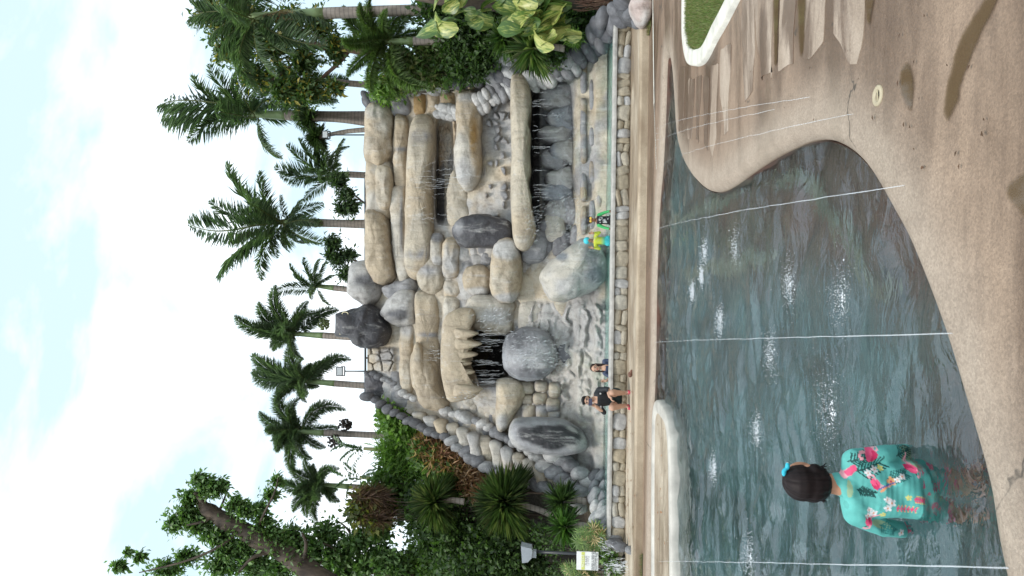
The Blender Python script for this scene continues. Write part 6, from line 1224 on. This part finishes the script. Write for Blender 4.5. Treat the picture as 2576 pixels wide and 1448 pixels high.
V, F = box(bc, (bw, 0.018, bh)); build('panel', V, F, M_NOTE, nt_, smooth=False)
bz = bc[2]+bh*0.5-bh*0.30; V, F = box((bc[0], Yn-0.0115, bz), (bw*0.96, 0.004, bh*0.15)); build('band', V, F, M_LIME, nt_, smooth=False)
up_ = (math.pi/2, 0, 0)
text('lettering', 'NOTICE', bh*0.16, (bc[0], Yn-0.016, bz), up_, M_NOTE, nt_)
for k, ln in enumerate(['CHILDREN 12 YEARS OLD', 'AND BELOW MUST BE', 'ACCOMPANIED BY AN', 'ADULT AT ALL TIMES']): text('lettering', ln, bh*0.082, (bc[0], Yn-0.0115, bc[2]-bh*0.22-k*bh*0.072), up_, M_INK, nt_)
ps = []
for (x, s) in ((-0.13, 1.0), (-0.02, 0.7), (0.06, 0.7), (0.15, 1.0)):   # outline family
    cx = bc[0]+x*bw*1.4; cz = bc[2]+bh*0.0; a = np.linspace(0, 2*math.pi, 14); hz_ = cz+0.045*s
    ps.append(tube([[cx+0.014*s*math.cos(t), Yn-0.0115, hz_+0.014*s*math.sin(t)] for t in a], 0.0022, 4)); ps.append(tube([[cx-0.012*s, Yn-0.0115, cz-0.045*s], [cx-0.022*s, Yn-0.0115, cz+0.022*s], [cx+0.022*s, Yn-0.0115, cz+0.022*s], [cx+0.012*s, Yn-0.0115, cz-0.045*s]], 0.0022, 4))
V, F = join(*ps); build('pictogram', V, F, M_INK, nt_)
# ------------------------------------------------------------------ water in the air
def jet(px, label, rad, h, z1=WATER_Z, gr='water jets over the pool'):
    (xa, ya), (xb, yb) = px; a = G(xa, ya, 0.0); b = G(xb, yb, z1); n = 60; pts = []
    for t in np.linspace(0, 1, n):
        p = a.lerp(b, t); p.z += 4*h*t*(1-t); pts.append([p.x+random.gauss(0, .002), p.y, p.z+random.gauss(0, .003)])
    V, F = tube(pts, rad*(0.8+0.5*rng.random(n)), 6); o = build('water_jet', V, F, M_JET, base=tuple(a)); tag(o, label, 'water jet', gr); return o
jet([(2290, 463), (1645, 582)], 'thin water jet arcing from the deck towards the children', 0.0030, 0.25)
jet([(2410, 838), (1642, 862)], 'thin water jet arcing across the middle of the pool', 0.0030, 0.25)
jet([(2542, 1428), (1650, 1412)], 'thin water jet along the left frame edge', 0.0030, 0.22)
jet([(2040, 243), (1668, 330)], 'fine water jet over the deck corner, nearest the lawn', 0.0018, 0.35)
jet([(1950, 275), (1668, 372)], 'fine water jet falling into the narrow end of the pool', 0.0018, 0.35)
jet([(2150, 285), (1672, 420)], 'fine water jet rising from beside the round deck drain', 0.0016, 0.3)
# round the landing points: crowns of drops and foam
def splash(x, y, size, label, n=520):
    c = G(x, y, WATER_Z); r = np.random.default_rng(int(x+y)); k = n; R = size
    th = thing('water_splash', c); tag(th, label, 'splash', 'splashes on the pool')
    q = np.column_stack([r.normal(0, R*0.45, k), r.normal(0, R*0.28, k), np.abs(r.normal(0, R*0.16, k))]); s = r.uniform(0.0008, 0.0032, k)*(c.y/6)
    oct_ = np.array([[1, 0, 0], [-1, 0, 0], [0, 1, 0], [0, -1, 0], [0, 0, 1.6], [0, 0, -1.6]]); F0 = np.array([[0, 2, 4], [2, 1, 4], [1, 3, 4], [3, 0, 4], [2, 0, 5], [1, 2, 5], [3, 1, 5], [0, 3, 5]])
    V = (q[:, None, :]+oct_[None]*s[:, None, None]).reshape(-1, 3)+np.array(c); F = (np.arange(k)[:, None, None]*6+F0[None]).reshape(-1, 3); o = build('drops', V, F, M_FOAM, th); tag(o, kind='stuff')
    # broken foam skin
    m_ = 40; a = r.uniform(0, 6.28, m_); d = np.abs(r.normal(0, R*0.40, m_)); ps = []
    for i in range(m_):
        cc_ = np.array([math.cos(a[i])*d[i], math.sin(a[i])*d[i]*0.6, 0.012]); ri = r.uniform(0.003, 0.009)*(0.6+R); nn = 7; an = np.linspace(0, 6.28, nn, endpoint=False)
        ring = np.column_stack([cc_[0]+np.cos(an)*ri*r.uniform(.5, 1.5, nn), cc_[1]+np.sin(an)*ri*r.uniform(.5, 1.5, nn), np.full(nn, cc_[2])])+np.array(c); ps.append((np.concatenate([ring, [np.array(c)+np.array([cc_[0], cc_[1], 0.012+ri*0.8])]]), [(j, (j+1) % nn, nn) for j in range(nn)]))
    V, F = join(*ps); o = build('foam', V, F, M_FOAM, th); tag(o, kind='stuff')
for (x, y, s, lb) in [(1672, 330, .28, 'splash in the narrow end of the pool'), (1745, 735, .14, 'small splash just left of the first jet, far row'), (1768, 692, .14, 'small splash in the far row under the first jet'), (1777, 632, .15, 'small splash nearest the first jet'), (1858, 620, .18, 'splash below the first jet, mid pool'), (1992, 712, .18, 'splash between the two long jets, farther one'), (2125, 745, .20, 'splash between the two long jets, nearer one'), (1816, 806, .17, 'splash just right of the middle jet'),
                      (1946, 885, .20, 'splash just left of the middle jet'), (2100, 1030, .30, 'largest splash, between the middle jet and the girl'), (1910, 1085, .17, 'splash in front of the girl, to her right'), (1800, 1175, .16, 'splash straight ahead of the girl'), (1892, 1400, .22, 'splash at the left frame jet'), (1700, 1330, .2, 'splash beside the wading platform rim')]:
    splash(x, y, s, lb)
# strands of water falling down the rock
r = np.random.default_rng(77); ps = []
def strand(x, y, ln, Y, rad=0.006, dx=0.0):
    n = max(4, int(ln/5)); pts = []
    for t in np.linspace(0, 1, n): p = P(x+ln*t, y+dx*t+r.normal(0, 0.8), Y-0.25*t); pts.append(list(p))
    ps.append(tube(pts, rad*r.uniform(0.4, 1.2, n), 4, False))
for k in range(150):
    x, y, ln = [(r.uniform(1180, 1215), r.uniform(825, 980), r.uniform(40, 110)), (r.uniform(1030, 1180), r.normal(455, 16), r.uniform(15, 50)), (r.uniform(1050, 1120), r.normal(905, 14), r.uniform(15, 60)), (r.uniform(1040, 1130), r.normal(545, 10), r.uniform(20, 60)), (r.uniform(1336, 1345), r.uniform(230, 560), r.uniform(20, 90))][int(r.choice(5, p=[.3, .25, .15, .1, .2]))]
    strand(x, y, ln*r.uniform(0.3, 1.0), wallY(x)-1.15, 0.0032, r.normal(0, 4))
V, F = join(*ps); o = build('falling_water', V, F, M_SPRAY, base=(0, 18, 0)); tag(o, 'thin strands of water falling from the rock ledges', 'falling water', kind='stuff')
def drops(name, spec, label, seed, smin=0.006, smax=0.016):
    r = np.random.default_rng(seed); Q = []; D = []
    for (x, y, rx, ry, Y, k, dv) in spec:
        for i in range(k): Q.append(P(x+r.normal(0, rx), y+r.normal(0, ry), Y+r.uniform(-.3, .3))); D.append(np.array(dv)+r.normal(0, .25, 3))
    Q = np.array(Q); D = unit(np.array(D)); k = len(Q); l = r.uniform(0.03, 0.16, k)[:, None]; w = r.uniform(smin, smax, k)*0.5; s = unit(np.cross(D, [0, 1.0, 0.2]))*w[:, None]; e = unit(np.cross(D, s))*w[:, None]
    V = np.stack([Q-D*l/2, Q+s, Q+e, Q-s, Q-e, Q+D*l/2], 1).reshape(-1, 3); F0 = np.array([[0, 2, 1], [0, 3, 2], [0, 4, 3], [0, 1, 4], [5, 1, 2], [5, 2, 3], [5, 3, 4], [5, 4, 1]]); F = (np.arange(k)[:, None, None]*6+F0[None]).reshape(-1, 3)
    o = build(name, V, F, M_SPRAY, base=(0, 17, 0)); tag(o, label, 'spray', kind='stuff')
drops('spray', [(1325, 885, 26, 26, 17.2, 240, (0.2, 0, -1)), (1240, 800, 30, 18, 17.4, 80, (0.5, 0, -1)), (1400, 900, 20, 20, 17.0, 80, (-.1, 0, -1)), (1180, 1000, 25, 10, 17.8, 60, (-.3, 0, -1))], 'spray bouncing off the boulder in the cave mouth', 1)
drops('spray', [(1440, 560, 50, 40, 16.6, 260, (-.8, 0, 1)), (1480, 620, 30, 60, 16.2, 160, (-.6, 0, 1)), (1430, 400, 20, 110, 16.9, 160, (0, 0, -1)), (1345, 560, 16, 26, 17.2, 90, (.4, 0, -1))], 'fine spray blowing over the basin around the children', 2, 0.004, 0.011)
drops('spray', [(1556, 1424, 14, 9, 14.3, 130, (0, 0, 1)), (1530, 1385, 12, 14, 14.3, 40, (.3, 0, 1))], 'burst of white drops below the notice', 3, 0.008, 0.02)
# ------------------------------------------------------------------ small things on the paving
M_BLUE = plain('blue_rubber', (0.30, 0.40, 0.55), 0.5)
for k, (x, y, rz) in enumerate([(1573, 700, 0.3), (1576, 711, -0.2)]):
    p = G(x, y, 0.15); V = []; n = 18; a = np.linspace(0, 2*math.pi, n, endpoint=False); o2 = np.column_stack([np.cos(a)*0.125, np.sin(a)*(0.046+0.010*np.cos(a))]); o2 = o2 @ np.array([[math.cos(rz), math.sin(rz)], [-math.sin(rz), math.cos(rz)]])
    th = thing('sandal', (p.x, p.y, 0.147)); tag(th, ['pale blue sandal on the terrace, nearer the children', 'pale blue sandal on the terrace, farther from the children'][k], 'sandal', 'pair of sandals')
    V = np.concatenate([np.column_stack([o2+[p.x, p.y], np.full(n, z)]) for z in (0.148, 0.175)]); F = [tuple(range(n))[::-1], tuple(range(n, 2*n))]+[(i, (i+1) % n, (i+1) % n+n, i+n) for i in range(n)]; build('sole', V, F, M_BLUE, th, smooth=False)
    d = np.array([math.cos(rz), math.sin(rz)]); s = np.array([-d[1], d[0]]); c0 = np.array([p.x, p.y])+d*0.03
    V, F = tube([[*(c0+s*0.045), 0.17], [*(c0+s*0.025), 0.215], [*c0, 0.225], [*(c0-s*0.025), 0.215], [*(c0-s*0.045), 0.17]], 0.014, 7); build('strap', V, F, M_BLUE, th)
M_RUST = plain('rust_brown', (0.16, 0.075, 0.05), 0.7, var=0.4)
for (x, y, lb) in [(1577, 866, 'brown pipe stub on the terrace at the wall foot'), (1590, 942, 'small grey-brown stone lying on the terrace')]:
    p = G(x, y, 0.15); ps = [ball((p.x, p.y, 0.19), (0.06, 0.05, 0.045)), cone_mesh((p.x, p.y, 0.18), 0.03, (p.x+0.09, p.y-0.03, 0.17), 0.02)]; V, F = merge(ps, 0.012, 2); o = build('debris', V, F, M_RUST); tag(o, lb, 'debris')
r = np.random.default_rng(5); parts = []
for k in range(130):
    if k < 50: p = G(1580+r.normal(0, 4), r.uniform(1000, 1370), 0.15); z = 0.156
    elif k < 80: p = G(r.uniform(1582, 1598), r.uniform(900, 1370), 0.15); z = 0.156
    elif k < 100: p = G(r.uniform(1655, 1675), r.uniform(1060, 1440), 0.0); z = 0.004
    else: p = G(r.uniform(1720, 2500), r.uniform(0, 420), 0.0); z = 0.014
    a = r.uniform(0, 6.28); d = np.array([math.cos(a), math.sin(a), r.uniform(-.05, .25)]); b = np.array([[p.x, p.y, z]]); l = r.uniform(0.03, 0.08) if k < 100 else r.uniform(0.015, 0.035)
    V, F = kites(b, b+d*l, np.array([[0, 0, 1.0]]), np.array([l*0.5]), 0.4); parts.append((V, F, leafcol(1, [(0.24, 0.09, 0.05), (0.16, 0.08, 0.045), (0.3, 0.14, 0.08)] if k < 100 else [(0.07, 0.04, 0.025), (0.10, 0.055, 0.035)], 0.3, r)))
V, F, C = cat(parts); o = build('fallen_leaves', V, F, M_LEAF, None, C, False, base=(0, 14, 0.15)); tag(o, 'brown fallen leaves scattered along the wall foot and deck', 'leaves', kind='stuff')
# round deck drain
p = G(2211, 240, 0.0); dr2 = thing('deck_drain', (p.x, p.y, 0)); tag(dr2, 'small round cream drain ring set in the deck', 'drain')
n = 32; a = np.linspace(0, 2*math.pi, n, endpoint=False); ring = [(0.052, 0.002), (0.052, 0.009), (0.045, 0.013), (0.030, 0.011), (0.026, 0.004)]
V = np.concatenate([np.column_stack([p.x+np.cos(a)*rr_, p.y+np.sin(a)*rr_, np.full(n, z)]) for rr_, z in ring]); build('ring', V, grid_faces(len(ring), n, True), plain('cream_plastic', (0.40, 0.34, 0.23), 0.5), dr2)
V = np.column_stack([p.x+np.cos(a)*0.027, p.y+np.sin(a)*0.027, np.full(n, 0.0035)]); build('well', V, [tuple(range(n))], plain('drain_dark', (0.03, 0.025, 0.02), 0.5), dr2, smooth=False)
V, F = box((p.x, p.y, 0.007), (0.05, 0.006, 0.004)); build('bar', V, F, plain('cream_bar', (0.55, 0.48, 0.32), 0.5), dr2, smooth=False)
# grey pool handrail post at the frame edge
a = G(2190, 1440, WATER_Z); hp = thing('pool_handrail', (a.x-0.1, a.y, -0.7)); tag(hp, 'grey metal pool rail rising from the water at the left frame edge', 'handrail')
V, F = tube([[a.x-0.22, a.y+0.10, -0.7], [a.x-0.10, a.y+0.05, -0.12], [a.x-0.05, a.y+0.02, -0.04], [a.x-0.10, a.y-0.02, 0.02], [a.x-0.5, a.y-0.1, 0.05]], 0.022, 10); build('tube', V, F, M_GREYMETAL, hp)
# puddles lying in the deck's hollows: a thin film that thins out towards its edge
mt, t, b = mat_base('puddle'); b.inputs['Base Color'].default_value = (0.12, 0.078, 0.042, 1); b.inputs['Roughness'].default_value = 0.06
nb_ = noise_node(t, 3, 2); bump(t, b, nb_.outputs['Fac'], 0.05, 0.01)
at = nd(t, 'ShaderNodeAttribute', attribute_name='Col'); ne = noise_node(t, 12, 6, 0.65); ad_ = nd(t, 'ShaderNodeMath', operation='ADD'); t.links.new(at.outputs['Fac'], ad_.inputs[0]); t.links.new(ne.outputs['Fac'], ad_.inputs[1])
rp = ramp(t, ad_.outputs[0], [(0.50, (0, 0, 0)), (1.15, (0.75, 0.75, 0.75))]); t.links.new(rp.outputs[0], b.inputs['Alpha'])
for pts in ([(1780, 440), (1830, 380), (1862, 430), (1872, 560), (1862, 660), (1850, 700), (1800, 650), (1776, 580)], [(2350, -60), (2410, -40), (2320, 160), (2240, 340), (2170, 520), (2150, 640), (2085, 760), (2050, 720), (2052, 600), (2090, 440), (2150, 240), (2230, 90)],
            [(2460, 1140), (2620, 1080), (2620, 1440), (2520, 1330), (2450, 1240)], [(1135, -60), (1190, -60), (1185, 150), (1176, 330), (1148, 340), (1138, 150)], [(985, -60), (1020, -60), (1015, 200), (1010, 380), (988, 400), (985, 180)], [(1560, -60), (1620, -60), (1600, 90), (1590, 160), (1565, 120)]):
    q = catmull(np.array([[G(*dz(zx, zy)).x, G(*dz(zx, zy)).y] for zx, zy in pts]), 90, True); lo, hi = q.min(0)-0.02, q.max(0)+0.02; n1_, n2_ = 70, 50
    gx, gy = np.meshgrid(np.linspace(lo[0], hi[0], n1_), np.linspace(lo[1], hi[1], n2_)); g = np.column_stack([gx.ravel(), gy.ravel()])
    ins = np.zeros(len(g), bool); j = len(q)-1
    for i in range(len(q)):
        ins ^= ((q[i, 1] > g[:, 1]) != (q[j, 1] > g[:, 1])) & (g[:, 0] < (q[j, 0]-q[i, 0])*(g[:, 1]-q[i, 1])/(q[j, 1]-q[i, 1]+1e-12)+q[i, 0]); j = i
    ds = np.min(np.linalg.norm(g[:, None, :]-q[None], axis=2), 1)*np.where(ins, 1, -1); f = grid_faces(n2_, n1_); f = f[(ds[f] > -0.004).all(1)]
    used = np.unique(f); mp2 = np.zeros(len(g), int); mp2[used] = np.arange(len(used)); k1 = np.clip(ds[used]/max(0.03, ds.max()*0.7), 0, 1)[:, None]*np.ones((1, 3))
    tag(build('puddle', np.column_stack([g[used], np.full(len(used), 0.0062)]), mp2[f], mt, None, k1, base=(0, 0, 0)), kind='structure')
